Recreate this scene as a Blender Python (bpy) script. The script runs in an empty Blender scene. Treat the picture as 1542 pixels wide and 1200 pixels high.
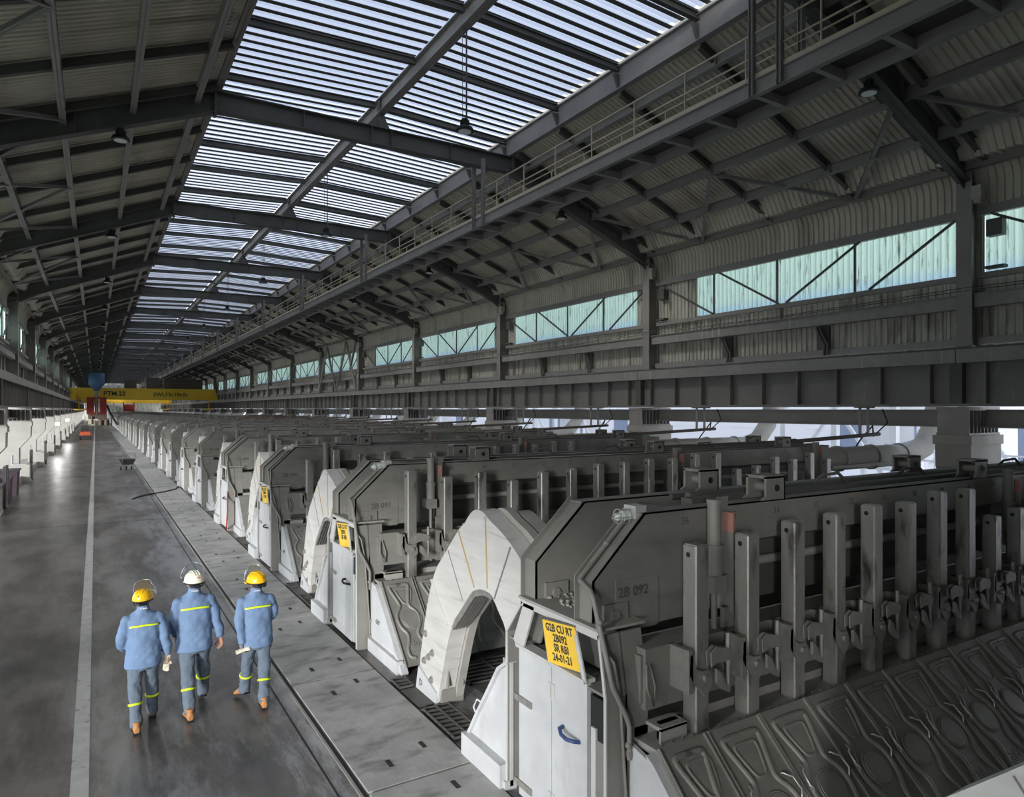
import bpy, math, random
from mathutils import Vector, Matrix
random.seed(7)
PI = math.pi
SC = bpy.context.scene
COL = SC.collection

# ------------------------------------------------------------------ helpers
class MB:
    def __init__(s): s.v = []; s.f = []; s.mi = []; s.sm = []
    def add(s, vs, fs, m=0, smooth=False):
        n = len(s.v); s.v += [tuple(v) for v in vs]
        for f in fs: s.f.append(tuple(i+n for i in f)); s.mi.append(m); s.sm.append(smooth)
        return s
    def box(s, x0, x1, y0, y1, z0, z1, m=0):
        if x0 > x1: x0, x1 = x1, x0
        if y0 > y1: y0, y1 = y1, y0
        if z0 > z1: z0, z1 = z1, z0
        vs = [(x0,y0,z0),(x1,y0,z0),(x1,y1,z0),(x0,y1,z0),(x0,y0,z1),(x1,y0,z1),(x1,y1,z1),(x0,y1,z1)]
        return s.add(vs, [(3,2,1,0),(4,5,6,7),(0,1,5,4),(1,2,6,5),(2,3,7,6),(3,0,4,7)], m)
    def bar(s, p, q, w, h, up=(0,0,1), m=0, off=0.0):
        """box from p to q, w across, h along up"""
        p = Vector(p); q = Vector(q); d = (q-p).normalized(); u = Vector(up)
        r = d.cross(u)
        if r.length < 1e-4: r = d.cross(Vector((1,0,0)))
        r.normalize(); u = r.cross(d).normalized()
        vs = []
        for e in (p, q):
            for a, b in ((-1,-1),(1,-1),(1,1),(-1,1)):
                vs.append(e + r*a*w/2 + u*(b*h/2+off))
        return s.add(vs, [(0,1,2,3),(7,6,5,4),(0,4,5,1),(1,5,6,2),(2,6,7,3),(3,7,4,0)], m)
    def ibeam(s, p, q, w, h, tw=.03, tf=.03, up=(0,0,1), m=0, m2=None):
        s.bar(p, q, tw, h, up, m)
        s.bar(p, q, w, tf, up, m if m2 is None else m2, off=h/2-tf/2)
        s.bar(p, q, w, tf, up, m if m2 is None else m2, off=-h/2+tf/2)
        return s
    def prism(s, pts, axis, a, b, m=0):
        """2-D outline extruded along an axis; outline in the two other axes"""
        n = len(pts)
        def P(p, t):
            if axis == 'x': return (t, p[0], p[1])
            if axis == 'y': return (p[0], t, p[1])
            return (p[0], p[1], t)
        vs = [P(p, a) for p in pts] + [P(p, b) for p in pts]
        fs = [tuple(range(n))[::-1], tuple(range(n, 2*n))]
        for i in range(n): j = (i+1) % n; fs.append((i, j, j+n, i+n))
        return s.add(vs, fs, m)
    def strip(s, outer, inner, axis, a, b, m=0):
        """arch: two open outlines of equal count joined, extruded"""
        for i in range(len(outer)-1):
            s.prism([outer[i], outer[i+1], inner[i+1], inner[i]], axis, a, b, m)
        return s
    def tube(s, pts, r, n=8, m=0, cap=True, rs=None):
        pts = [Vector(p) for p in pts]; vs = []; fs = []
        prev = None
        for i, p in enumerate(pts):
            if i == 0: d = pts[1]-p
            elif i == len(pts)-1: d = p-pts[i-1]
            else: d = (pts[i+1]-p).normalized() + (p-pts[i-1]).normalized()
            d.normalize()
            if prev is None:
                a = Vector((0,0,1)) if abs(d.z) < .9 else Vector((1,0,0))
                x = d.cross(a).normalized()
            else:
                x = prev - d*prev.dot(d)
                if x.length < 1e-4: x = d.cross(Vector((0,0,1)))
                x.normalize()
            prev = x; y = d.cross(x).normalized()
            rr = rs[i] if rs else r
            for k in range(n):
                t = 2*PI*k/n; vs.append(p + x*math.cos(t)*rr + y*math.sin(t)*rr)
        for i in range(len(pts)-1):
            for k in range(n):
                a = i*n+k; b = i*n+(k+1) % n
                fs.append((a, b, b+n, a+n))
        s.add(vs, fs, m, True)
        if cap:
            s.add(vs[:n], [tuple(range(n))[::-1]], m); s.add(vs[-n:], [tuple(range(n))], m)
        return s
    def cyl(s, p, q, r, n=12, m=0): return s.tube([p, q], r, n, m)
    def loft(s, secs, n=16, m=0, cap=True):
        """secs: (center, rx, ry[, xdir, ydir])"""
        vs = []; fs = []
        for sec in secs:
            c = Vector(sec[0]); rx, ry = sec[1], sec[2]
            xd = Vector(sec[3]) if len(sec) > 3 else Vector((1,0,0))
            yd = Vector(sec[4]) if len(sec) > 4 else Vector((0,1,0))
            for k in range(n):
                t = 2*PI*k/n; vs.append(c + xd*math.cos(t)*rx + yd*math.sin(t)*ry)
        for i in range(len(secs)-1):
            for k in range(n):
                a = i*n+k; b = i*n+(k+1) % n; fs.append((a, b, b+n, a+n))
        if cap:
            fs.append(tuple(range(n))[::-1]); fs.append(tuple(range((len(secs)-1)*n, len(secs)*n)))
        return s.add(vs, fs, m, True)
    def ell(s, c, rx, ry, rz, n=14, r=9, m=0, z0=-1.0):
        secs = []
        for i in range(r+1):
            t = -PI/2 + PI*i/r; zz = math.sin(t)
            if zz < z0: continue
            secs.append(((c[0], c[1], c[2]+zz*rz), max(rx*math.cos(t), 1e-3), max(ry*math.cos(t), 1e-3)))
        return s.loft(secs, n, m)
    def text(s, txt, size, origin, xd, yd, m=0, ext=.002, align='CENTER', bold=0.0):
        vs, fs = text_mesh(txt, size, ext, align, bold)
        xd = Vector(xd); yd = Vector(yd); nd = xd.cross(yd); o = Vector(origin)
        return s.add([o + xd*v[0] + yd*v[1] + nd*v[2] for v in vs], fs, m)
    def move(s, M):
        s.v = [tuple(M @ Vector(v)) for v in s.v]; return s
    def build(s, name, mats, parent=None, loc=None):
        me = bpy.data.meshes.new(name); me.from_pydata(s.v, [], s.f)
        if not isinstance(mats, (list, tuple)): mats = [mats]
        for mm in mats: me.materials.append(mm)
        me.polygons.foreach_set('material_index', s.mi)
        me.polygons.foreach_set('use_smooth', s.sm)
        me.update()
        o = bpy.data.objects.new(name, me); COL.objects.link(o)
        if parent: o.parent = parent
        if loc: o.location = loc
        return o

_tc = {}
def text_mesh(txt, size, ext, align, bold=0.0):
    k = (txt, size, ext, align, bold)
    if k in _tc: return _tc[k]
    cu = bpy.data.curves.new('lettering', 'FONT'); cu.body = txt; cu.size = size; cu.extrude = ext
    cu.align_x = align; cu.align_y = 'CENTER'; cu.resolution_u = 2; cu.offset = bold
    ob = bpy.data.objects.new('lettering', cu); COL.objects.link(ob)
    dg = bpy.context.evaluated_depsgraph_get(); me = bpy.data.meshes.new_from_object(ob.evaluated_get(dg))
    r = ([tuple(v.co) for v in me.vertices], [tuple(p.vertices) for p in me.polygons])
    bpy.data.objects.remove(ob); bpy.data.curves.remove(cu); bpy.data.meshes.remove(me)
    _tc[k] = r
    return r

def tag(o, label=None, cat=None, group=None, kind=None):
    if label: o['label'] = label
    if cat: o['category'] = cat
    if group: o['group'] = group
    if kind: o['kind'] = kind
    return o
def thing(name, label, cat, loc=(0,0,0), rz=0, group=None):
    o = bpy.data.objects.new(name, None); o.empty_display_size = .2; COL.objects.link(o)
    o.location = loc; o.rotation_euler = (0,0,rz)
    return tag(o, label, cat, group)
def copy_tree(o, parent=None, skip=()):
    c = o.copy(); COL.objects.link(c); c.parent = parent
    for ch in list(o.children):
        if ch.name.split('.')[0] in skip: continue
        copy_tree(ch, c, skip)
    return c
def struct(o): o['kind'] = 'structure'; return o
ONES = 'first second third fourth fifth sixth seventh eighth ninth tenth eleventh twelfth thirteenth fourteenth fifteenth sixteenth seventeenth eighteenth nineteenth'.split()
TENS = {2:('twenty','twentieth'),3:('thirty','thirtieth'),4:('forty','fortieth'),5:('fifty','fiftieth'),6:('sixty','sixtieth'),7:('seventy','seventieth'),8:('eighty','eightieth')}
def nth(i):
    if i < 20: return ONES[i-1]
    t, u = divmod(i, 10)
    return TENS[t][1] if u == 0 else TENS[t][0] + '-' + ONES[u-1]

# ------------------------------------------------------------------ materials
def mat(name, col, rough=.6, metal=0., col2=None, scale=2., amount=.5, bump=0., bscale=40., stretch=(1,1,1), detail=5., world=False, streak=None, spec=.5, r2=None):
    m = bpy.data.materials.new(name); m.use_nodes = True; nt = m.node_tree; N = nt.nodes; L = nt.links
    b = N['Principled BSDF']; b.inputs['Roughness'].default_value = rough; b.inputs['Metallic'].default_value = metal
    b.inputs['Specular IOR Level'].default_value = spec
    b.inputs['Base Color'].default_value = (*col, 1)
    if col2:
        if world:
            g = N.new('ShaderNodeNewGeometry'); src = g.outputs['Position']
        else:
            g = N.new('ShaderNodeTexCoord'); src = g.outputs['Object']
        mp = N.new('ShaderNodeMapping'); mp.inputs['Scale'].default_value = stretch; L.new(src, mp.inputs[0])
        n = N.new('ShaderNodeTexNoise'); n.inputs['Scale'].default_value = scale; n.inputs['Detail'].default_value = detail
        n.inputs['Roughness'].default_value = .62
        L.new(mp.outputs[0], n.inputs['Vector'])
        r = N.new('ShaderNodeValToRGB'); r.color_ramp.elements[0].position = .5-amount/2; r.color_ramp.elements[1].position = .5+amount/2
        r.color_ramp.elements[0].color = (*col, 1); r.color_ramp.elements[1].color = (*col2, 1)
        L.new(n.outputs['Fac'], r.inputs[0]); out = r.outputs[0]
        if streak:
            mp2 = N.new('ShaderNodeMapping'); mp2.inputs['Scale'].default_value = streak[1]; L.new(src, mp2.inputs[0])
            n2 = N.new('ShaderNodeTexNoise'); n2.inputs['Scale'].default_value = streak[2]; n2.inputs['Detail'].default_value = 6
            L.new(mp2.outputs[0], n2.inputs['Vector'])
            r2_ = N.new('ShaderNodeValToRGB'); r2_.color_ramp.elements[0].position = streak[3]; r2_.color_ramp.elements[1].position = streak[4]
            L.new(n2.outputs['Fac'], r2_.inputs[0])
            mx = N.new('ShaderNodeMix'); mx.data_type = 'RGBA'; L.new(r2_.outputs[0], mx.inputs['Factor'])
            L.new(out, mx.inputs['A']); mx.inputs['B'].default_value = (*streak[0], 1); out = mx.outputs['Result']
        L.new(out, b.inputs['Base Color'])
        if r2 is not None:
            mr = N.new('ShaderNodeMapRange'); mr.inputs['From Min'].default_value = .35; mr.inputs['From Max'].default_value = .65
            mr.inputs['To Min'].default_value = rough; mr.inputs['To Max'].default_value = r2
            L.new(n.outputs['Fac'], mr.inputs['Value']); L.new(mr.outputs[0], b.inputs['Roughness'])
    if bump:
        t = N.new('ShaderNodeTexNoise'); t.inputs['Scale'].default_value = bscale; t.inputs['Detail'].default_value = 4
        g = N.new('ShaderNodeTexCoord'); L.new(g.outputs['Object'], t.inputs['Vector'])
        bp = N.new('ShaderNodeBump'); bp.inputs['Strength'].default_value = bump; bp.inputs['Distance'].default_value = .01
        L.new(t.outputs['Fac'], bp.inputs['Height']); L.new(bp.outputs[0], b.inputs['Normal'])
    return m
M = {}
M['steel'] = mat('painted_steel', (.245,.23,.215), .5, .0, (.33,.312,.292), 1.3, .5, world=True)
M['steel_dark'] = mat('dark_steel', (.085,.085,.078), .6, .0, (.13,.128,.118), 1.1, .5, world=True)
M['girder'] = mat('girder_paint', (.17,.162,.148), .55, 0, (.23,.218,.2), .8, .5, world=True, streak=((.36,.35,.33), (2.,1.,.25), 3., .66, .8))
M['girder_top'] = mat('weathered_flange', (.24,.23,.215), .6, 0, (.36,.345,.325), 2., .6, world=True, streak=((.5,.5,.48), (3.,3.,.3), 2.5, .6, .75))
M['sheet'] = mat('roof_sheeting', (.58,.545,.45), .55, 0, (.76,.715,.60), .7, .5, world=True, streak=((.42,.385,.31), (.15,1.2,.3), 1.2, .55, .75))
M['wallsheet'] = mat('wall_sheeting', (.42,.40,.335), .6, 0, (.62,.60,.52), 1.4, .5, world=True, stretch=(1,1,.25), streak=((.16,.145,.115), (1,1.4,.22), 3.5, .5, .72))
M['white_edge'] = mat('light_steel', (.44,.44,.43), .5, 0, (.56,.56,.545), 3, .5)
M['cream'] = mat('cream_rail_paint', (.56,.47,.34), .5, 0, (.62,.54,.40), 3, .6)
M['conc'] = mat('concrete', (.33,.315,.28), .8, 0, (.46,.44,.40), 1.5, .6, bump=.2, world=True)
M['pot'] = mat('pot_grey_paint', (.165,.16,.145), .55, 0, (.26,.255,.232), 1.6, .6, streak=((.14,.137,.125), (.5,1,1.5), 2.2, .55, .8))
M['pot_dark'] = mat('pot_web', (.07,.07,.064), .6, 0, (.11,.108,.1), 1.6, .6)
M['dusty'] = mat('alumina_dusted_steel', (.26,.25,.23), .75, 0, (.36,.35,.325), 4, .7, bump=.25, bscale=25)
M['hood'] = mat('hood_aluminium', (.17,.167,.15), .52, .15, (.27,.262,.238), 3.2, .6, bump=.12, bscale=18)
M['white'] = mat('white_end_paint', (.41,.42,.43), .5, 0, (.58,.59,.60), 2.2, .6, streak=((.33,.32,.29), (1,1.6,.5), 2.6, .62, .85))
M['alu'] = mat('arch_aluminium', (.47,.46,.44), .5, 0.1, (.60,.59,.57), 3.0, .5, stretch=(1,.5,3), streak=((.33,.315,.29), (1,.4,5), 3., .6, .82))
M['strap'] = mat('laminated_strap', (.20,.19,.175), .45, .5, (.34,.33,.31), 8, .5)
M['rod'] = mat('anode_rod_aluminium', (.24,.232,.21), .36, .45, (.44,.43,.40), 3.5, .5, stretch=(1,1,.22), bump=.25, bscale=30, streak=((.07,.062,.05), (1,1,.35), 6., .54, .72))
M['clamp'] = mat('clamp_steel', (.24,.235,.215), .5, .4, (.36,.35,.32), 9, .6, bump=.3)
M['wire'] = mat('bright_wire', (.62,.62,.60), .35, .6)
M['black'] = mat('black', (.012,.012,.013), .6)
M['rubber'] = mat('rubber', (.02,.02,.022), .8)
M['tan'] = mat('tan_strip', (.42,.30,.15), .7)
M['yellow_sign'] = mat('yellow_sign', (.80,.50,.04), .45, 0, (.86,.58,.08), 6, .5)
M['ink'] = mat('stencil_ink', (.035,.033,.03), .7)
M['ink2'] = mat('worn_stencil', (.10,.098,.09), .7)
M['yellow'] = mat('crane_yellow', (.80,.50,.03), .5, 0, (.86,.56,.04), .5, .5, world=True)
M['red'] = mat('red_paint', (.34,.035,.025), .5)
M['orange'] = mat('orange_paint', (.42,.085,.035), .45)
M['blue'] = mat('hopper_blue', (.10,.20,.36), .5)
M['bluehandle'] = mat('blue_handle', (.03,.06,.18), .4)
M['brownmach'] = mat('brown_machinery', (.10,.075,.055), .6)
M['lens'] = mat('lamp_lens', (.75,.8,.78), .3)
M['beige'] = mat('junction_beige', (.40,.39,.32), .5)
M['redred'] = mat('worn_red_white', (.42,.20,.17), .6)
M['outwhite'] = mat('outdoor_white', (.90,.90,.90), .6)
M['outblue'] = mat('outdoor_blue_cladding', (.36,.43,.57), .6)
M['bin'] = mat('purple_bin', (.05,.03,.042), .6)
# people
M['jacket'] = mat('blue_jacket', (.115,.185,.315), .85, 0, (.155,.235,.375), 5, .6, bump=.4, bscale=6)
M['trouser'] = mat('grey_trousers', (.085,.115,.155), .85, 0, (.13,.165,.21), 5, .6, bump=.6, bscale=10)
M['lime'] = mat('lime_tape', (.62,.78,.02), .4)
M['skin'] = mat('skin', (.36,.19,.125), .5)
M['skin2'] = mat('brown_skin', (.17,.085,.05), .5)
M['hair'] = mat('black_hair', (.012,.010,.009), .7)
M['helmet_y'] = mat('yellow_helmet', (.85,.48,.01), .25)
M['helmet_w'] = mat('cream_helmet', (.74,.70,.58), .25)
M['leather'] = mat('tan_boot_leather', (.36,.16,.05), .6, 0, (.44,.21,.08), 12, .6)
M['greyleather'] = mat('grey_boot_leather', (.12,.11,.10), .7)
M['glove'] = mat('cream_glove', (.62,.58,.46), .9)
M['collar'] = mat('white_print', (.65,.66,.66), .7)

def trans_mat(name, dcol, tcol, mix=.6, noise=None):
    m = bpy.data.materials.new(name); m.use_nodes = True; nt = m.node_tree; N = nt.nodes; L = nt.links
    for n in list(N): N.remove(n)
    o = N.new('ShaderNodeOutputMaterial'); d = N.new('ShaderNodeBsdfDiffuse'); t = N.new('ShaderNodeBsdfTranslucent'); mx = N.new('ShaderNodeMixShader')
    d.inputs[0].default_value = (*dcol, 1); t.inputs[0].default_value = (*tcol, 1); mx.inputs[0].default_value = mix
    if noise:
        g = N.new('ShaderNodeNewGeometry')
        sep = N.new('ShaderNodeSeparateXYZ'); L.new(g.outputs['Position'], sep.inputs[0])
        # dirty streaks running down the sheet, bluer low down
        mp = N.new('ShaderNodeMapping'); mp.inputs['Scale'].default_value = (1,3.0,.35); L.new(g.outputs['Position'], mp.inputs[0])
        n = N.new('ShaderNodeTexNoise'); n.inputs['Scale'].default_value = 2.4; n.inputs['Detail'].default_value = 7; n.inputs['Roughness'].default_value = .7
        L.new(mp.outputs[0], n.inputs['Vector'])
        r = N.new('ShaderNodeValToRGB'); e = r.color_ramp.elements
        e[0].position = .33; e[0].color = (*[c*.2 for c in tcol], 1); e[1].position = .45; e[1].color = (*tcol, 1)
        L.new(n.outputs['Fac'], r.inputs[0])
        mr = N.new('ShaderNodeMapRange'); mr.inputs['From Min'].default_value = 7.6; mr.inputs['From Max'].default_value = 8.05
        L.new(sep.outputs['Z'], mr.inputs['Value'])
        c2 = N.new('ShaderNodeMix'); c2.data_type = 'RGBA'; L.new(mr.outputs[0], c2.inputs['Factor'])
        c2.inputs['A'].default_value = (*noise, 1); L.new(r.outputs[0], c2.inputs['B'])
        L.new(c2.outputs['Result'], t.inputs[0])
    L.new(d.outputs[0], mx.inputs[1]); L.new(t.outputs[0], mx.inputs[2]); L.new(mx.outputs[0], o.inputs[0])
    return m
M['louvre'] = trans_mat('translucent_louvre', (.8,.82,.88), (.90,.93,.99), .85)
M['pane'] = trans_mat('translucent_wall_panel', (.45,.52,.46), (.49,.65,.55), .85, noise=(.36,.53,.61))
def glass():
    m = bpy.data.materials.new('clear_visor'); m.use_nodes = True; nt = m.node_tree; N = nt.nodes; L = nt.links
    for n in list(N): N.remove(n)
    o = N.new('ShaderNodeOutputMaterial'); t = N.new('ShaderNodeBsdfTransparent'); g = N.new('ShaderNodeBsdfGlossy'); mx = N.new('ShaderNodeMixShader')
    t.inputs[0].default_value = (.9,.92,.93,1); g.inputs[0].default_value = (.9,.95,1,1); g.inputs['Roughness'].default_value = .12
    mx.inputs[0].default_value = .16; L.new(t.outputs[0], mx.inputs[1]); L.new(g.outputs[0], mx.inputs[2]); L.new(mx.outputs[0], o.inputs[0])
    return m
M['visor'] = glass()

def floor_mat():
    m = bpy.data.materials.new('worn_concrete_floor'); m.use_nodes = True; nt = m.node_tree; N = nt.nodes; L = nt.links
    b = N['Principled BSDF']; g = N.new('ShaderNodeNewGeometry')
    def noise(sc, scale, det=8, rough=.65):
        mp = N.new('ShaderNodeMapping'); mp.inputs['Scale'].default_value = sc; L.new(g.outputs['Position'], mp.inputs[0])
        n = N.new('ShaderNodeTexNoise'); n.inputs['Scale'].default_value = scale; n.inputs['Detail'].default_value = det; n.inputs['Roughness'].default_value = rough
        L.new(mp.outputs[0], n.inputs['Vector']); return n.outputs['Fac']
    def ramp(f, p0, p1, c0=(0,0,0), c1=(1,1,1)):
        r = N.new('ShaderNodeValToRGB'); r.color_ramp.elements[0].position = p0; r.color_ramp.elements[1].position = p1
        r.color_ramp.elements[0].color = (*c0,1); r.color_ramp.elements[1].color = (*c1,1); L.new(f, r.inputs[0]); return r.outputs[0]
    def mix(f, a, bb):
        x = N.new('ShaderNodeMix'); x.data_type = 'RGBA'; L.new(f, x.inputs['Factor'])
        for k, v in (('A', a), ('B', bb)):
            if isinstance(v, tuple): x.inputs[k].default_value = (*v, 1)
            else: L.new(v, x.inputs[k])
        return x.outputs['Result']
    base = ramp(noise((1,.3,1), 1.1, 10, .72), .42, .58, (.054,.047,.042), (.140,.126,.114))
    dark = ramp(noise((1,.5,1), .28, 4), .52, .60)
    c = mix(dark, base, (.060,.054,.049))
    dust = ramp(noise((1.4,.3,1), .55, 12, .78), .46, .56)
    sx = N.new('ShaderNodeSeparateXYZ'); L.new(g.outputs['Position'], sx.inputs[0])
    mr = N.new('ShaderNodeMapRange'); mr.inputs['From Min'].default_value = -1.2; mr.inputs['From Max'].default_value = 2.3; L.new(sx.outputs['X'], mr.inputs['Value'])
    mm = N.new('ShaderNodeMath'); mm.operation = 'MULTIPLY'; L.new(dust, mm.inputs[0]); L.new(mr.outputs[0], mm.inputs[1])
    c = mix(mm.outputs[0], c, (.27,.275,.285))  # dust, tinted bluish to stand in for the skylight's reflection
    speck = ramp(noise((1,1,1), 9, 3, .8), .70, .76)
    c = mix(speck, c, (.25,.24,.23))
    L.new(c, b.inputs['Base Color'])
    rr = N.new('ShaderNodeMapRange'); rr.inputs['To Min'].default_value = .2; rr.inputs['To Max'].default_value = .46
    L.new(noise((1,.3,1), 1.4), rr.inputs['Value']); L.new(rr.outputs[0], b.inputs['Roughness'])
    bp = N.new('ShaderNodeBump'); bp.inputs['Strength'].default_value = .15; bp.inputs['Distance'].default_value = .02
    L.new(noise((1,1,1), 6), bp.inputs['Height']); L.new(bp.outputs[0], b.inputs['Normal'])
    return m
M['floor'] = floor_mat()
M['slab'] = mat('dusty_slab', (.27,.268,.26), .62, 0, (.50,.495,.485), 1.3, .5, world=True, bump=.4, bscale=12, streak=((.17,.165,.155), (1,2.2,1), 1.7, .52, .72))
M['line'] = mat('white_floor_paint', (.34,.335,.32), .6, 0, (.47,.465,.45), 5, .5, world=True, streak=((.19,.18,.17), (1,1,1), 7, .60, .72))
M['groove'] = mat('groove_dark', (.02,.02,.02), .8)
M['grate'] = mat('grating_steel', (.07,.068,.063), .6, .2, (.13,.127,.118), 3, .5)

# ------------------------------------------------------------------ layout numbers
F0, BAY, NF = 9.47, 12.6, 22          # portal frames along Y
YEND = F0 + BAY*(NF-1)
YB = -6.0                              # closed gable behind the viewpoint
XL, XR, XC = -3.9, 20.5, 8.25
KL, KR, ZT, SL = 3.05, 13.45, 13.1, .4
def zr(x):                             # rafter centreline
    if x < KL: return ZT - SL*(KL-x)
    if x > KR: return ZT - SL*(x-KR)
    return ZT
Yk = [F0 + BAY*k for k in range(-1, NF)]

# ------------------------------------------------------------------ floor and setting
b = MB(); b.add([(-5.2,YB,0),(24,YB,0),(24,YEND+8,0),(-5.2,YEND+8,0)], [(0,1,2,3)])
struct(b.build('floor', M['floor']))
b = MB(); b.box(-.225,-.06, YB, YEND, .001,.004)
struct(b.build('trim_1', M['line']))
# groove and guide rail along the slabs
b = MB(); b.box(2.30,2.345, YB, YEND, .002,.006, 0); b.box(2.27,2.30, YB, YEND, .0,.012, 1); b.box(3.56,3.585, YB, YEND, .002,.006, 0)
b.box(2.08,2.10, YB, YEND, .002,.005, 0)
struct(b.build('trim_2', [M['groove'], M['steel']]))
# transverse joints in the aisle
b = MB()
for y in (27.2, 46, 65, 84): b.box(-3.4,2.27, y, y+.02, .001,.003)
struct(b.build('trim_3', M['groove']))

# corrugated profile running down a slope / wall
def corr(b, path, y0, y1, per=.25, depth=.045, m=0, nrm=None):
    """path: list of (x,z) points; ribs follow the path, wave along y"""
    n = int(round((y1-y0)/per)); per = (y1-y0)/n
    ys = []
    for i in range(n):
        a = y0+i*per; ys += [(a,0),(a+per*.4,0),(a+per*.5,1),(a+per*.9,1)]
    ys.append((y1,0))
    P = [Vector((p[0],0,p[1])) for p in path]; N = []
    for i in range(len(P)):
        d = (P[min(i+1,len(P)-1)]-P[max(i-1,0)]).normalized(); N.append(Vector((-d.z,0,d.x)))
    vs = []; fs = []
    for (y, h) in ys:
        for p, nn in zip(P, N): q = p+nn*depth*h; vs.append((q.x,y,q.z))
    k = len(P)
    for i in range(len(ys)-1):
        for j in range(k-1): a = i*k+j; fs.append((a,a+1,a+k+1,a+k))
    b.add(vs, fs, m); return b
SH = .52                                # sheeting above the rafter centreline
eL = -4.35; eR = 20.95
# curved eave: right
def eave(sgn):
    pts = []
    cx, cz, r = 20.15, 10.03, .62      # quarter bend
    for i in range(9):
        t = PI*.62*i/8; pts.append((cx + r*math.cos(t), cz + r*math.sin(t)*1.0))
    return pts if sgn > 0 else [(2*XC-p[0], p[1]) for p in pts]
b = MB()
pr = [(20.78,9.3)] + eave(1) + [(19.6, zr(19.6)+SH), (KR+.15, zr(KR+.15)+SH)]
corr(b, pr, YB, YEND+2, .19, .055)
pl = [(2*XC-p[0], p[1]) for p in pr]
corr(b, pl[::-1], YB, YEND+2, .19, .055)
YS = F0                                 # louvred roof light starts here, unseen first bay closed off to darken the foreground
b.box(KL-.1, KR+.1, YB, YS, 14.25, 14.3)
b.box(KL-.19, KL-.02, YB, YEND, 13.5, 14.5); b.box(KR+.02, KR+.19, YB, YEND, 13.5, 14.5)
struct(b.build('ceiling', M['sheet']))

WIN = [(.4,10.2),(1.2,11.6),(1.4,12.3),(1.5,9.7),(2.0,12.3),(.6,11.8),(1.5,12.2)]
def wins(k):                            # k: frame index of the near frame
    a, c = WIN[k % len(WIN)] if k >= 0 else (3.0, 12.35)
    return Yk[k+1]+a, Yk[k+1]+c
for side, nm in ((1,'wall_right'), (-1,'wall_left')):
    b = MB(); X = 20.8
    def mx(x): return x if side > 0 else 2*XC-x
    pth = lambda z0, z1: ([(mx(X), z0), (mx(X), z1)] if side > 0 else [(mx(X), z1), (mx(X), z0)])
    corr(b, pth(5.6, 7.5), YB, YEND+2, .2, .04)
    lastw = YB
    for k in range(-1, NF-1):
        a, c = wins(k)
        if a-lastw > .25: corr(b, pth(7.5, 9.35), lastw, a, .2, .04)
        lastw = c
    corr(b, pth(7.5, 9.35), lastw, YEND+2, .2, .04)
    # overlapping sheet joints
    y = YB+1
    while y < 130:
        b.box(mx(20.76), mx(20.79), y, y+.05, 5.6, 7.5); y += 1.9
    struct(b.build(nm, M['wallsheet']))
wn = 0
for side in (1, -1):
    for k in range(-1, NF-1 if side > 0 else 12):
        wn += 1; a, c = wins(k)
        mxf = (lambda x: x) if side > 0 else (lambda x: 2*XC-x)
        b = MB(); pth = [(mxf(20.82), 7.58), (mxf(20.82), 9.3)]
        corr(b, pth, a, c, .2, .04)
        struct(b.build('window_%d' % wn, M['pane']))
b = MB(); b.box(-5.2, 24, YEND+4, YEND+4.3, 0, 16); struct(b.build('wall_far', M['wallsheet']))
b = MB(); b.box(-5.2, 24, YB-.3, YB, 0, 16); struct(b.build('wall_near', M['wallsheet']))

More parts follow.
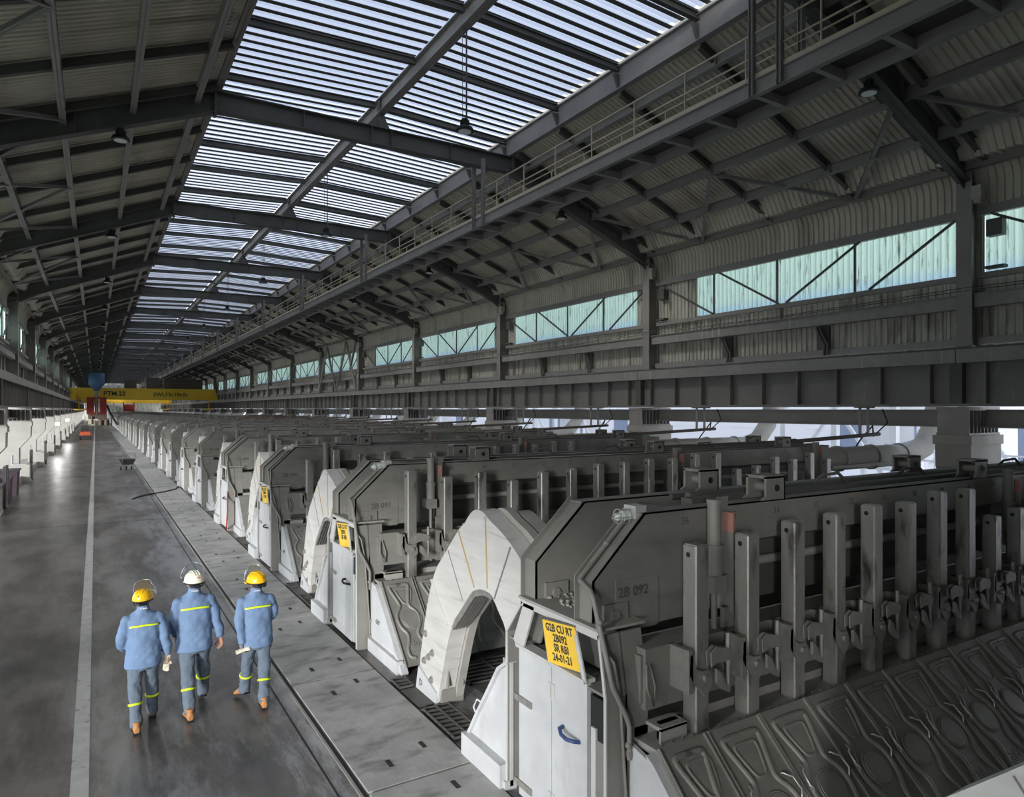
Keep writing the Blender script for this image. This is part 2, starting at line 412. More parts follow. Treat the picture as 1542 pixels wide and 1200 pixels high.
# ------------------------------------------------------------------ portal frames
def frame_parts(root, detail):
    """local y=0 at the frame; the bay's purlins run to +BAY"""
    S, D = M['steel'], M['steel_dark']
    for sx in (-1, 1):
        X = XC + sx*(XR-XC)
        b = MB()
        b.box(X-.28, X+.28, -.03, .03, 5.6, 10.2)                 # web
        b.box(X-.30, X-.26, -.20, .20, 5.6, 10.35); b.box(X+.26, X+.30, -.20, .20, 5.6, 10.35)
        b.box(X-.3, X+.3, -.2, .2, 5.5, 5.62)
        b.build('column', S, root)
        b = MB(); kx = XC + sx*(KR-XC); s_ = 1 if sx > 0 else -1
        b.ibeam((X+.28*s_, 0, zr(KR+abs(XR-KR)+.28)), (kx, 0, ZT), .32, .62)
        for i in range(1, 6):
            t = i/6; px = kx+(X-kx)*t
            if i in (3,): b.box(px-.02, px+.02, -.16, .16, zr(KR+abs(px-kx))-.3, zr(KR+abs(px-kx))+.3)
        b.box(kx-.04, kx+.04, -.18, .18, ZT-.42, ZT+.42)          # knee plate
        b.prism([(X-.3*s_, 10.25), (X-.3*s_, 9.9), (X-1.5*s_, zr(XR-1.5)-.3), (X-1.5*s_, zr(XR-1.5))], 'y', -.02, .02)
        b.build('rafter', D, root)
    b = MB(); b.ibeam((KL, 0, ZT), (KR, 0, ZT), .34, .60)
    for x in (KL+2.6, XC-.35, XC+.35, KR-2.6): b.box(x-.015, x+.015, -.15, .15, ZT-.28, ZT+.28)
    b.build('tie_beam', D, root)
    b = MB(); b.box(XC-.09, XC+.09, -.12, .12, ZT+.3, 14.35)
    b.prism([(XC-.35, ZT+.3), (XC+.35, ZT+.3), (XC+.12, 13.85), (XC-.12, 13.85)], 'y', -.015, .015)
    b.build('ridge_post', D, root)
    # purlins along the bay
    offs = [5.7, 7.35, 9.0, 10.6, 12.0]
    jo = MB()
    for sx in (-1, 1):
        for o_ in offs:
            x = XC + sx*o_; z = zr(KR+o_-(KR-XC))+.16
            m_ = MB(); m_.ibeam((x, 0, z), (x, BAY, z), .16, .30, tw=.02, tf=.02)
            for f in ((.25,.5,.75) if detail else ()):
                m_.box(x-.09, x+.09, BAY*f-.12, BAY*f-.09, z-.14, z+.14)
            m_.build('purlin', S, root)
        # short joists down the slope
        for f in (0.04, .25, .5, .75, .96):
            xa = XC+sx*(KR-XC); xb = XC+sx*12.1
            p = (xa, BAY*f, ZT+.27); q = (xb, BAY*f, zr(XC+12.1)+.27)
            if detail:
                j = MB(); j.ibeam(p, q, .14, .22, tw=.02, tf=.02); j.build('joist', D, root)
            else: jo.bar(p, q, .12, .22)
        if detail:                                                # bracing in the plane of the roof by the eaves
            def P(o_, f): return (XC+sx*o_, BAY*f, zr(XC+o_)+.06)
            br = MB()
            for (o1,f1,o2,f2) in ((10.6,.02,12.0,.25),(12.0,.25,10.6,.5),(10.6,.5,12.0,.75),(12.0,.75,10.6,.98),(10.6,.28,12.0,.5),(12.0,.5,10.6,.72)):
                pass
            for (o1,f1,o2,f2) in ((9.0,.5,12.0,.25),(9.0,.5,12.0,.75),(12.0,.25,9.0,.02),(12.0,.75,9.0,.98)):
                e = MB(); e.ibeam(P(o1,f1), P(o2,f2), .11, .11, tw=.02, tf=.02); e.build('brace', S, root)
    if not detail: jo.build('joist', D, root)

def girts(root, detail, k):
    """rails, struts and diagonals on both side walls of the bay"""
    for sx in (-1, 1):
        mx = (lambda x: x) if sx > 0 else (lambda x: 2*XC-x)
        for (x, z0, z1, w, nm) in ((20.66, 9.18, 9.43, .14, 'window_head_rail'), (20.66, 7.46, 7.62, .14, 'window_sill_rail'), (20.62, 5.66, 5.86, .16, 'base_rail'), (20.45, 6.66, 7.02, .22, 'wind_beam')):
            g = MB(); g.box(mx(x)-w/2, mx(x)+w/2, .2, BAY-.2, z0, z1)
            if nm == 'wind_beam' and detail: g.box(mx(x)-.17, mx(x)+.17, .2, BAY-.2, z1-.02, z1+.01)
            g.build(nm, M['girder_top'] if nm == 'wind_beam' else M['steel'], root)
        if detail or sx > 0:
            d = MB(); n = 4
            for i in range(n+1):
                y = .5 + (BAY-1.0)*i/n
                if i in (1,2,3): d.box(mx(20.64)-.03, mx(20.64)+.03, y-.03, y+.03, 7.6, 9.2)
            pts = (((.4,9.18),(2.9,7.62)), ((3.2,9.18),(5.9,7.62)), ((6.2,7.62),(8.9,9.18)), ((9.2,7.62),(12.1,9.18)))
            for (a, c) in pts: d.bar((mx(20.58), a[0], a[1]), (mx(20.58), c[0], c[1]), .05, .07)
            d.build('window_brace', M['steel_dark'], root)
            for y in (BAY*.36, BAY*.68):
                e = MB()
                e.box(mx(20.7)-.06, mx(20.7)+.06, y-.22, y+.22, 5.8, 6.66)
                for dd in (0, .12):
                    e.tube([(mx(20.5), y+dd, 6.6), (mx(20.5), y-.1+dd, 6.35), (mx(20.5), y-.3+dd, 6.0), (mx(20.45), y-.3+dd, 5.66)], .05, 6)
                e.build('cable_drop', M['steel_dark'], root)
        if detail:
            e = MB(); e.box(mx(20.15)-.02, mx(20.15)+.22, -.45, -.2, 9.55, 9.9); e.box(mx(20.15)+.02, mx(20.15)+.16, -.42, -.25, 9.44, 9.55)
            e.build('junction_box', M['beige'], root)
            e = MB(); e.tube([(mx(20.2), .05, 7.12), (mx(20.2), BAY/2, 7.06), (mx(20.2), BAY, 7.12)], .012, 4); e.tube([(mx(20.2), .05, 7.2), (mx(20.2), BAY/2, 7.1), (mx(20.2), BAY, 7.2)], .012, 4)
            e.build('stay_wire', M['steel_dark'], root)
            e = MB(); e.box(mx(20.6)-.12, mx(20.6)+.12, -.80, -.42, 8.55, 9.0); e.box(mx(20.6)-.15, mx(20.6)+.1, -.85, -.4, 7.68, 7.75)
            e.build('junction_box', M['steel_dark'], root)

fr_det = thing('portal_frame', '', 'steel frame', (0, Yk[0], 0), 0, 'portal frames of the hall'); frame_parts(fr_det, True); girts(fr_det, True, 0)
fr_b = thing('portal_frame', '', 'steel frame', (0, 0, 0), 0, 'portal frames of the hall'); frame_parts(fr_b, True); girts(fr_b, True, 1)
fr_far = thing('portal_frame', '', 'steel frame', (0, 0, 0), 0, 'portal frames of the hall'); frame_parts(fr_far, False); girts(fr_far, False, 0)
for i, y in enumerate(Yk):
    if i == 0: o = fr_det
    elif i == 1: o = fr_b
    elif i < 8: o = copy_tree(fr_det if i % 2 == 0 else fr_b)
    elif i == 8: o = fr_far
    else: o = copy_tree(fr_far)
    o.location = (0, y, 0)
    if i == 0: o['label'] = 'grey steel roof framing overhead with the wall window beside the nearest right column'
    else: o['label'] = 'grey steel portal frame with columns and rafters, %s frame counted from the camera' % nth(i)
# K-bracing between two right-hand columns
t = thing('wall_bracing', 'crossed grey steel braces between two right wall columns', 'bracing', (20.3, F0+BAY*4, 5.6))
for (a, c) in (((.3,0),(3.2,4.6)), ((3.2,4.6),(6.3,0)), ((6.3,0),(9.4,4.6)), ((9.4,4.6),(12.3,0)), ((.3,4.6),(2.,2.)), ):
    b = MB(); b.bar((-.15, a[0], a[1]), (-.15, c[0], c[1]), .16, .2); b.build('brace', M['steel'], t)

# ------------------------------------------------------------------ louvred roof light
def louvre_bay(root, detail):
    S, D = M['steel'], M['steel_dark']
    for sx in (-1, 1):
        x = XC+sx*(KR-XC-.08); b = MB(); b.ibeam((x, .0, 13.78), (x, BAY, 13.78), .2, .70, tw=.03, tf=.03)
        b.build('edge_beam', S, root)
    b = MB(); b.ibeam((XC, .0, 14.12), (XC, BAY, 14.12), .26, .50, tw=.03); b.build('ridge_beam', S, root)
    for q in range(4):
        y = BAY/4*q + (.28 if q == 0 else 0)
        for sx in (-1, 1):
            b = MB(); b.ibeam((XC+sx*(KR-XC-.1), y, 14.08), (XC+sx*.1, y, 14.28), .15, .20, tw=.03, tf=.025)
            b.prism([(XC+sx*(KR-XC-.12), 13.88),(XC+sx*(KR-XC-.12), 13.5),(XC+sx*(KR-XC-.30), 13.88)], 'y', y-.05, y+.05)
            b.build('roof_purlin', D, root)
            yb = BAY/4*q; n = 7; p = BAY/4/n
            c = MB(); g = MB()
            for i in range(n):
                yy = yb + p*(i+.5)
                xa = XC+sx*(KR-XC-.05); xb = XC+sx*.05; za, zb = 14.30, 14.50
                # dark gutter channel
                c.bar((xa, yy-p*.25, za), (xb, yy-p*.25, zb), .15, .015)
                # pale translucent trough above the gap
                k = 6; vs = []
                for (xx, zz) in ((xa, za), (xb, zb)):
                    for j in range(k+1):
                        t_ = -1+2*j/k; vs.append((xx, yy+p*.25+t_*.15, zz+.09-.07*math.cos(t_*PI/2)))
                g.add(vs, [(j, j+1, j+k+2, j+k+1) for j in range(k)], 0, True)
            c.build('gutter_slats', D, root); g.build('louvre_slats', M['louvre'], root)
lv = thing('louvred_rooflight', '', 'skylight', (0,0,0), 0, 'louvred roof lights along the ridge'); louvre_bay(lv, True)
for i in range(1, NF):
    o = lv if i == 1 else copy_tree(lv)
    o.location = (0, Yk[i], 0)
    o['label'] = 'louvred skylight of pale translucent slats, %s bay counted from the camera' % nth(i)
# gable closing the end of the raised louvre roof
# ------------------------------------------------------------------ crane runway girders and piers
def runway(root, sx, detail):
    mx = (lambda x: x) if sx > 0 else (lambda x: 2*XC-x)
    G, T = M['girder'], M['girder_top']
    b = MB(); b.box(mx(19.98), mx(20.04), 0, BAY, 4.05, 5.2)
    b.box(mx(19.75), mx(20.3), 0, BAY, 3.97, 4.05); b.build('girder_web', G, root)
    b = MB(); b.box(mx(19.72), mx(20.35), 0, BAY-.03, 5.14, 5.5); b.build('walkway_edge', T, root)
    n = 9
    for i in range(n):
        s = MB(); y = BAY*(i+.5)/n; s.box(mx(19.80), mx(19.98), y-.02, y+.02, 4.05, 5.14)
        if detail: s.build('stiffener', G, root)
        else:
            if i == 0: acc = MB()
            acc.v_ = None; acc.box(mx(19.80), mx(19.98), y-.02, y+.02, 4.05, 5.14)
    if not detail: acc.build('stiffener', G, root)
    s = MB(); s.box(mx(19.76), mx(20.02), -.16, .16, 3.97, 5.14); s.build('end_plate', M['steel_dark'], root)
    s = MB(); s.box(mx(19.85), mx(19.95), 0, BAY, 5.5, 5.56); s.build('crane_rail', M['steel_dark'], root)
    s = MB(); s.ibeam((mx(20.6), .3, 3.66), (mx(20.6), BAY-.3, 3.66), .2, .46); s.box(mx(20.2), mx(20.7), .3, BAY-.3, 3.4, 3.44)
    s.build('lower_beam', M['steel'], root)
def pier(root, sx, detail):
    mx = (lambda x: x) if sx > 0 else (lambda x: 2*XC-x)
    b = MB()
    prof = [(19.6,3.2),(21.25,3.2),(21.25,0),(20.15,0),(20.15,1.7),(19.62,2.35)]
    b.prism([(mx(p[0]), p[1]) for p in prof], 'y', -.45, .45)
    b.box(mx(19.56), mx(21.3), -.49, .49, 2.95, 3.2)
    b.build('concrete_shaft', M['conc'], root)
    b = MB(); b.box(mx(19.62), mx(19.66), -.4, .4, 3.2, 3.95)
    b.box(mx(19.66), mx(21.2), -.1, .1, 3.2, 3.95); b.box(mx(19.6), mx(21.25), -.42, .42, 3.86, 3.96); b.box(mx(19.6), mx(21.25), -.42, .42, 3.2, 3.26)
    for i in range(8): x = 19.85+.19*i; b.box(mx(x), mx(x+.03), -.4, .4, 3.26, 3.86)
    b.build('steel_capital', M['steel'], root)
for sx, nm in ((1,'right'), (-1,'left')):
    rd = thing('crane_runway_girder', '', 'crane girder', (0,0,0), 0, 'crane runway girder spans on the %s' % nm); runway(rd, sx, True)
    rf = thing('crane_runway_girder', '', 'crane girder', (0,0,0), 0, 'crane runway girder spans on the %s' % nm); runway(rf, sx, False)
    pd = thing('support_pier', '', 'pier', (0,0,0), 0, 'concrete piers along the %s side' % nm); pier(pd, sx, True)
    for i, y in enumerate(Yk[:-1]):
        o = rd if i == 0 else (copy_tree(rd) if i < (8 if sx > 0 else 0) else (rf if i == 8 else copy_tree(rf)))
        o.location = (0, y, 0)
        o['label'] = 'stiffened grey crane girder span on the %s side, %s from the camera' % (nm, nth(i+1))
        o = pd if i == 0 else copy_tree(pd)
        o.location = (0, y, 0)
        o['label'] = 'pale concrete pier with ribbed steel capital on the %s side, %s from the camera' % (nm, nth(i+1))

# ------------------------------------------------------------------ overhead catwalk
def catwalk(root, first):
    S = M['steel']
    for x in (12.08, 13.15):
        b = MB(); b.box(x-.02, x+.02, 0, BAY, 10.60, 10.95); b.box(x-.07, x+.07, 0, BAY, 10.60, 10.62); b.box(x-.07, x+.07, 0, BAY, 10.93, 10.95)
        b.build('side_channel', S, root)
    b = MB(); b.box(12.1, 13.13, 0, BAY, 10.88, 10.91); b.build('deck_plate', M['steel_dark'], root)
    for i in range(9):
        y = BAY*(i+.25)/9; b = MB(); b.bar((12.1, y, 10.72), (13.13, y+.0, 10.72), .12, .2); b.build('cross_rib', M['steel'], root)
    for x, nm in ((12.06,'handrail'), (13.17,'handrail')):
        b = MB()
        for z in (11.45, 11.95): b.cyl((x, 0, z), (x, BAY, z), .022, 6)
        n = 7
        for i in range(n): y = BAY*(i+.3)/n; b.cyl((x, y, 10.95), (x, y, 11.95), .022, 6)
        b.box(x-.01, x+.01, 0, BAY, 10.97, 11.07)
        b.build(nm, M['cream'], root)
    for (x, y) in ((12.02, -.35), (12.02, .35), (13.2, .0)):
        b = MB(); b.ibeam((x, y, 10.6), (x, y, 13.0 if x < 13 else 12.9), .12, .12, tw=.02, tf=.02, up=(0,1,0)); b.build('hanger', S, root)
cw = thing('maintenance_catwalk', '', 'catwalk', (0,0,0), 0, 'sections of the hanging catwalk'); catwalk(cw, True)
for i, y in enumerate(Yk[:-3]):
    o = cw if i == 0 else copy_tree(cw); o.location = (0, y, 0)
    o['label'] = 'hanging steel catwalk with cream handrails, %s section counted from the camera' % nth(i+1)

# ------------------------------------------------------------------ high-bay lamps
def lamp_mesh(root, z, top, pole):
    b = MB(); b.tube([(0,0,z+.02),(0,0,z+.05),(0,0,z+.12),(0,0,z+.16)], .2, 16, rs=[.23,.24,.2,.1]); b.tube([(0,0,z+.16),(0,0,z+.34)], .09, 10)
    for a in range(8): b.bar((.1*math.cos(a*PI/4), .1*math.sin(a*PI/4), z+.14), (.1*math.cos(a*PI/4), .1*math.sin(a*PI/4), z+.3), .015, .05)
    b.build('housing', M['black'], root)
    b = MB(); b.cyl((0,0,z), (0,0,z+.025), .17, 16); b.build('lens', M['lens'], root)
    b = MB()
    if pole: b.cyl((.05,0,z+.3), (.05,0,top), .022, 6)
    else: b.tube([(0,0,z+.3), (-.1,0,(z+top)/2), (0,.05,top)], .012, 5)
    b.build('pole' if pole else 'flex', M['steel_dark'], root)
    b = MB(); b.tube([(-.06,0,z+.3), (-.07,0,top)], .009, 4); b.build('chain', M['steel_dark'], root)
lp = thing('hanging_lamp', '', 'lamp', (0,0,0), 0, 'lamps hanging from the ridge'); lamp_mesh(lp, 0, 2.75, True)
ls = thing('high_bay_lamp', '', 'lamp', (0,0,0), 0, 'lamps under the rafters'); lamp_mesh(ls, 0, .75, False)
first = True
for i in range(14):
    o = lp if i == 0 else copy_tree(lp); o.location = (8.25, 15.9+BAY*i, 11.15)
    o['label'] = 'round black lamp hanging on a pole from the ridge, %s from the camera' % nth(i+1)
for s_, x in ((1, 15.75), (-1, .6)):
    for i in range(12):
        if s_ < 0 and i == 0: continue
        o = ls if first else copy_tree(ls); first = False
        o.location = (x, F0+BAY*i, 11.42)
        o['label'] = 'round black high-bay lamp under the %s roof slope, %s from the camera' % ('right' if s_ > 0 else 'left', nth(i+1 if s_ > 0 else i))
# ------------------------------------------------------------------ reduction pots
PITCH, Y0 = 6.3, 5.35
RODZ = [2.73,2.76,2.82,2.84,2.88,2.86,2.94,2.93,2.55,2.60,2.78,2.70,2.83,2.66,2.88,2.75,2.8,2.62]
def rodx(i): return 4.46+.66*i
A, Bv = Vector((0,-1.22,1.12)), Vector((0,-2.28,.10))     # hood slope
HD = (Bv-A).normalized(); HL = (Bv-A).length; HN = Vector((1,0,0)).cross(-HD).normalized()
if HN.z < 0: HN = -HN
def hp(x, s, t, h=0.): return Vector((x+s, 0, 0)) + A + HD*t + HN*h
def hood_geo(w=.655):
    b = MB(); c = lambda s, t, h: hp(0, s, t, h)
    # plate with a raised rim and folded sides
    vs = [c(0,0,0), c(w,0,0), c(w,HL,0), c(0,HL,0), c(0,0,.03), c(w,0,.03), c(w,HL,.03), c(0,HL,.03)]
    b.add(vs, [(0,1,2,3),(4,7,6,5),(0,4,5,1),(1,5,6,2),(2,6,7,3),(3,7,4,0)])
    for s in (.004, w-.016): b.bar(c(s+.006,0,.035), c(s+.006,HL,.035), .012, .04, up=HN)
    def sm(pts, it=3):
        for _ in range(it):
            q = [pts[0]]
            for i in range(len(pts)-1):
                a, d = pts[i], pts[i+1]
                q += [(a[0]*.75+d[0]*.25, a[1]*.75+d[1]*.25), (a[0]*.25+d[0]*.75, a[1]*.25+d[1]*.75)]
            q.append(pts[-1]); pts = q
        return pts
    L = [(.32,.10),(.13,.10),(.10,.13),(.19,.42),(.20,.50),(.11,.60),(.09,.72),(.12,.86),(.20,.97),(.16,1.12),(.11,1.22),(.12,1.34),(.2,1.36)]
    for mir in (0, 1):
        P = sm([(w-p[0] if mir else p[0], p[1]) for p in L], 2)
        b.tube([c(s, t, .022) for s, t in P], .03, 8)
    Q = sm([(.33,.17),(.22,.17),(.19,.2),(.26,.42),(.29,.45),(.37,.45),(.40,.42),(.47,.2),(.44,.17),(.33,.17)], 2)
    b.tube([c(s, t, .022) for s, t in Q], .02, 6)
    ring = [(.328+.155*math.cos(a*PI/10), .735+.155*math.sin(a*PI/10)) for a in range(21)]
    b.tube([c(s, t, .028) for s, t in ring], .014, 5)
    # raised disc
    n = 20; vs = [c(.328+.14*math.cos(2*PI*k/n), .735+.14*math.sin(2*PI*k/n), .045) for k in range(n)] + [c(.328+.15*math.cos(2*PI*k/n), .735+.15*math.sin(2*PI*k/n), .03) for k in range(n)]
    b.add(vs, [tuple(range(n))] + [(k, (k+1) % n, n+(k+1) % n, n+k) for k in range(n)])
    b.text('dubal', .15, c(.328, 1.14, .032), (1,0,0), -HD, 0, .006, bold=.004)
    for k in range(5): b.box(.1+k*.12, .112+k*.12, -1.19, -1.178, 1.125, 1.14)
    return b
def handle_geo(s, t0=.52, t1=.68, side=1):
    b = MB(); c = lambda s, t, h: hp(0, s, t, h)
    b.tube([c(s-.03*side,t0-.04,.035), c(s-.02*side, t0-.03, .05), c(s, t0, .065), c(s+.035*side, t0+.02, .07), c(s+.045*side, t1-.03, .07), c(s+.02*side, t1, .065), c(s+.02*side, t1+.03, .035)], .008, 6)
    return b
CLAMP = None
def pot_parts(root, num, level):
    """level 2 all parts, 1 reduced, 0 silhouette for the far ones"""
    P, PD, W = M['pot'], M['pot_dark'], M['white']
    far = level == 0
    # deck ledge and shell
    b = MB(); b.box(4.0, 16.4, -1.12, 1.12, .06, 1.0); b.build('pot_shell', PD, root)
    b = MB(); b.box(3.9, 16.45, -1.24, 1.24, 1.06, 1.12); b.box(3.9, 16.45, -.95, .7, 1.12, 1.2)
    if level == 2:
        for x in (4.0, 4.02): b.box(4.05, 4.25, -1.1, -1.06, 1.12, 1.26)
        b.box(4.0,4.30,-1.16,-1.14,1.12,1.24); b.box(4.0,4.3,-1.16,-.98,1.22,1.25)
    b.build('crust_deck', M['dusty'], root)
    # end skirts
    b = MB()
    b.prism([(-.98,1.10),(-1.16,1.06),(-1.28,1.0),(-2.30,.04),(-2.36,0),(-.98,0)], 'x', 3.82, 3.86)
    b.prism([(-1.20,1.10),(-1.28,1.06),(-2.36,.05),(-2.33,.0),(-2.27,.02),(-1.22,1.0)], 'x', 3.80, 3.9)
    b.box(3.76,3.86,-2.25,-1.0,0,.20)
    b.build('end_skirt', W, root)
    b = MB()
    cv = [(.62,1.30),(.80,1.18),(1.0,.90),(1.25,.56),(1.46,.25),(1.56,.04)]
    b.prism(cv+[(.62,.04)], 'x', 3.62, 3.66)
    b.strip([(p[0]+.03,p[1]+.02) for p in cv], cv, 'x', 3.58, 3.70)
    b.box(3.52,3.70,.66,1.52,0,.26); b.box(3.56,3.7,.62,1.6,0,.1)
    if level == 2: b.tube([(3.6,1.16,.70),(3.56,1.22,.73),(3.56,1.30,.62),(3.6,1.30,.52)], .012, 5)
    b.build('end_skirt', W, root)
    if level == 2 and num:
        b = MB(); b.text('G2', .13, (3.755, -1.45, .35), (0,-1,0), (0,0,1), 0, .002, bold=.004) if num == '2B 092' else b.text('G29', .10, (3.815, -1.3, .52), (0,-1,0), (0,0,1), 0, .002)
        b.build('stencil_lettering', M['ink2'], root)
    # far-side hoods
    b = MB(); b.prism([(1.24,1.12),(2.28,.10),(2.28,.0),(2.2,.0),(1.1,1.05)], 'x', 4.4, 16.4); b.build('hood_row', M['hood'], root)
    # cabinet body, posts and shelf
    b = MB()
    b.box(3.66,4.05,-.66,.42,.03,1.52)
    # left post: flared U section
    b.prism([(.65,.0),(.65,1.64),(.36,2.0),(.12,2.0),(.31,1.57),(.45,1.52),(.45,0)], 'x', 3.78, 3.80)
    b.prism([(.65,.0),(.65,1.64),(.63,1.63),(.63,0)], 'x', 3.6, 3.98); b.prism([(.65,1.64),(.36,2.0),(.34,1.99),(.63,1.63)], 'x', 3.6, 3.98)
    b.prism([(-.95,.0),(-.95,1.50),(-.86,2.0),(-.53,2.0),(-.67,1.55),(-.67,0)], 'x', 3.80, 3.82)
    b.prism([(-.95,.0),(-.95,1.50),(-.93,1.5),(-.93,0)], 'x', 3.6, 4.05); b.prism([(-.95,1.50),(-.86,2.0),(-.84,2.0),(-.93,1.5)], 'x', 3.6, 4.05)
    b.box(3.62,4.1,-.93,-.67,1.49,1.515); b.box(3.62,3.95,.45,.63,1.56,1.58)
    b.box(3.9,4.05,-.62,.36,1.55,1.98)
    b.build('cabinet_frame', P, root)
    b = MB()      # bright front edges
    b.prism([(.50,1.60),(.31,2.0),(.12,2.0),(.31,1.57),(.45,1.53)], 'x', 3.585, 3.605)
    b.box(3.585,3.6,.63,.655,.05,1.64); b.prism([(.655,1.64),(.36,2.01),(.33,2.0),(.63,1.63)], 'x', 3.585, 3.6)
    b.box(3.585,3.6,-.955,-.925,.03,1.5); b.prism([(-.955,1.50),(-.865,2.01),(-.84,2.0),(-.925,1.5)], 'x', 3.585, 3.6)
    b.prism([(-.53,2.0),(-.48,2.0),(-.63,1.57),(-.69,1.55)], 'x', 3.585, 3.6)
    b.box(3.585,3.62,-.86,.36,1.965,2.03); b.box(3.575,3.70,-.67,.45,1.535,1.57)
    b.box(3.60,3.9,-.80,-.74,.1,1.2)
    b.build('cabinet_trim', M['white_edge'], root)
    b = MB(); b.box(3.58,4.1,-.86,.40,2.03,2.055)
    if level == 2:
        for i in range(60):
            x = random.uniform(3.75,4.05); y = random.uniform(-.45,.25); r = random.uniform(.01,.03); b.ell((x,y,2.06), r, r, r*.7, 5, 3)
    b.build('cabinet_shelf', M['dusty'], root)
    if far:
        b = MB(); b.box(3.62,3.67,-.66,.44,.06,1.535); b.build('door', W, root)
    else:
        for (ya, yb_, hinge) in ((-.665,-.135,True), (-.125,.44,False)):
            b = MB(); b.box(3.615,3.66,ya,yb_,.06,1.53); d = b.build('door', W, root)
            h = MB()
            if hinge:
                h.tube([(3.62,-.56,.985),(3.56,-.55,1.0),(3.53,-.48,1.0),(3.53,-.40,1.01),(3.56,-.33,1.03),(3.62,-.32,1.03)], .018, 8)
                h.build('handle', M['bluehandle'] if num == '2B 092' else M['black'], d)
                if level == 2:
                    g = MB()
                    for z in (1.22,.2): 
                        for y in (-.165,-.10): g.box(3.605,3.616,y-.022,y+.022,z,z+.14)
                    g.build('hinge', M['white_edge'], d)
            elif level == 2:
                for z in (1.02,.18):
                    g = MB(); g.box(3.595,3.615,.20,.50,z-.03,z+.03)
                    for y in (.25,.42): g.cyl((3.585,y,z),(3.6,y,z),.012,6)
                    g.build('hinge', M['clamp'], d)
    if not far and num in SIGNS:
        s = MB(); s.box(3.585,3.60,-.575,-.115,1.50,1.93, 1); s.box(3.578,3.586,-.56,-.13,1.515,1.915, 0)
        if num in SIGNS:
            for i, tx in enumerate(SIGNS[num]):
                s.text(tx, .10, (3.576, -.345, 1.855-.09*i), (0,-.72,0), (0,0,1), 2, .001, bold=.003)
        pv = Vector((3.6,-.31,1.55)); R_ = Matrix.Translation(pv) @ Matrix.Rotation(-.06,4,'X') @ Matrix.Rotation(-.12,4,'Y') @ Matrix.Rotation(.12,4,'Z') @ Matrix.Translation(-pv) @ Matrix.Translation((.02,0,.06))
        s.move(R_)
        sg = s.build('warning_sign', [M['yellow_sign'], M['ink2'], M['ink']], root); sg['label'] = 'yellow sign plate with black stencilled writing'
    if level == 2:
        b = MB(); b.box(3.62,3.80,-.90,-.71,1.10,1.46); b.build('terminal_box', M['black'], root)
    # longitudinal girders with sloping ends
    for (yw, yf, nm) in ((.19,.39,'far'), (-.70,-.50,'near')):
        b = MB()
        out = [(3.65,1.97),(3.65,2.42),(4.23,2.96),(5.0,2.96),(5.0,1.95),(4.1,1.95)]
        b.prism(out, 'y', yw, yw+.012)
        b.box(5.0,16.4,yw,yw+.012,2.60,2.96)
        if yw < 0: b.prism([(yw,2.60),(yw+.22,2.52),(yw+.22,2.50),(yw,2.58)], 'x', 5.0, 16.4)
        b.box(4.2,16.4,yw,yf,2.945,2.96)
        b.prism([(3.65,1.97),(3.65,2.42),(4.23,2.96),(4.25,2.94),(3.67,2.41),(3.67,1.97)], 'y', yw, yf)
        b.prism([(3.60,1.99),(3.60,2.44),(4.20,3.0),(4.24,2.96),(3.67,2.41),(3.67,1.97)], 'y', yf-.012, yf)
        if not far:
            ya = yw-.008     # raised access panel
            if yw < 0:
                q = [(3.9,1.93),(4.38,1.93),(4.40,1.96),(4.40,2.36),(4.38,2.39),(3.9,2.39)]
                b.prism(q, 'y', ya, yw)
                b.box(5.06,5.08,ya,yw,1.97,2.96)
            b.box(3.75,4.02,yw-.03,yw,1.98,2.20)
            b.cyl((3.87,yw-.05,2.1),(3.87,yw,2.1),.045,14); b.cyl((4.45,yw-.006,2.72),(4.45,yw,2.72),.03,10)
        b.build('side_girder', P, root)
    b = MB(); b.box(5.0,16.3,-.48,-.46,1.9,2.58); b.box(5.0,16.3,.16,.18,1.9,2.6); b.box(4.9,16.3,-.68,.3,2.60,2.62)
    for x in (5.0,10.7,16.3): b.box(x-.03,x,-.69,.18,1.9,2.9)
    b.build('inner_web', PD, root)
    b = MB(); b.tube([(5.0,-.52,2.30),(16.2,-.52,2.30)], .05, 8); b.build('air_pipe', M['dusty'], root)
    if not far:
        b = MB()
        b.cyl((5.3,-.2,2.98),(16.0,-.2,2.98),.05,8); b.cyl((5.3,.05,2.95),(16.0,.05,2.95),.035,8); b.box(5.1,16.2,-.45,-.3,2.9,3.0)
        for x in (7.4, 9.2, 12.0): b.tube([(x,-.2,3.0),(x+.1,-.25,3.10),(x+.35,-.3,3.12),(x+.5,-.32,3.0)], .02, 6)
        b.build('top_piping', PD, root)
        b = MB(); b.ell((4.15,-.18,2.28), .13, .12, .24, 12, 8); b.build('motor_cover', P, root)
        for i in range(18 if level == 2 else 1):
            b = MB(); b.text(str(36-i), .10, (rodx(i)+.29, -.7015, 2.845), (1,0,0), (0,0,1), 0, .001); b.build('position_number', M['ink2'], root)
        if num:
            b = MB(); b.text(num, .125, (4.10,-.712,2.275), (1,0,0), (0,0,1), 0, .001, bold=.003); b.build('pot_number', M['ink2'], root)
    # anode beam
    b = MB(); b.box(3.98,16.2,-1.0,-.72,1.34,1.86); b.box(3.98,16.2,.5,.8,1.34,1.86)
    if level == 2: b.box(3.95,4.0,-.97,-.75,1.4,1.8); b.tube([(3.96,-1.03,1.75),(3.95,-1.05,1.55),(4.02,-1.06,1.4),(4.06,-1.03,1.55),(4.0,-1.02,1.75)], .012, 5)
    b.build('anode_beam', P, root)
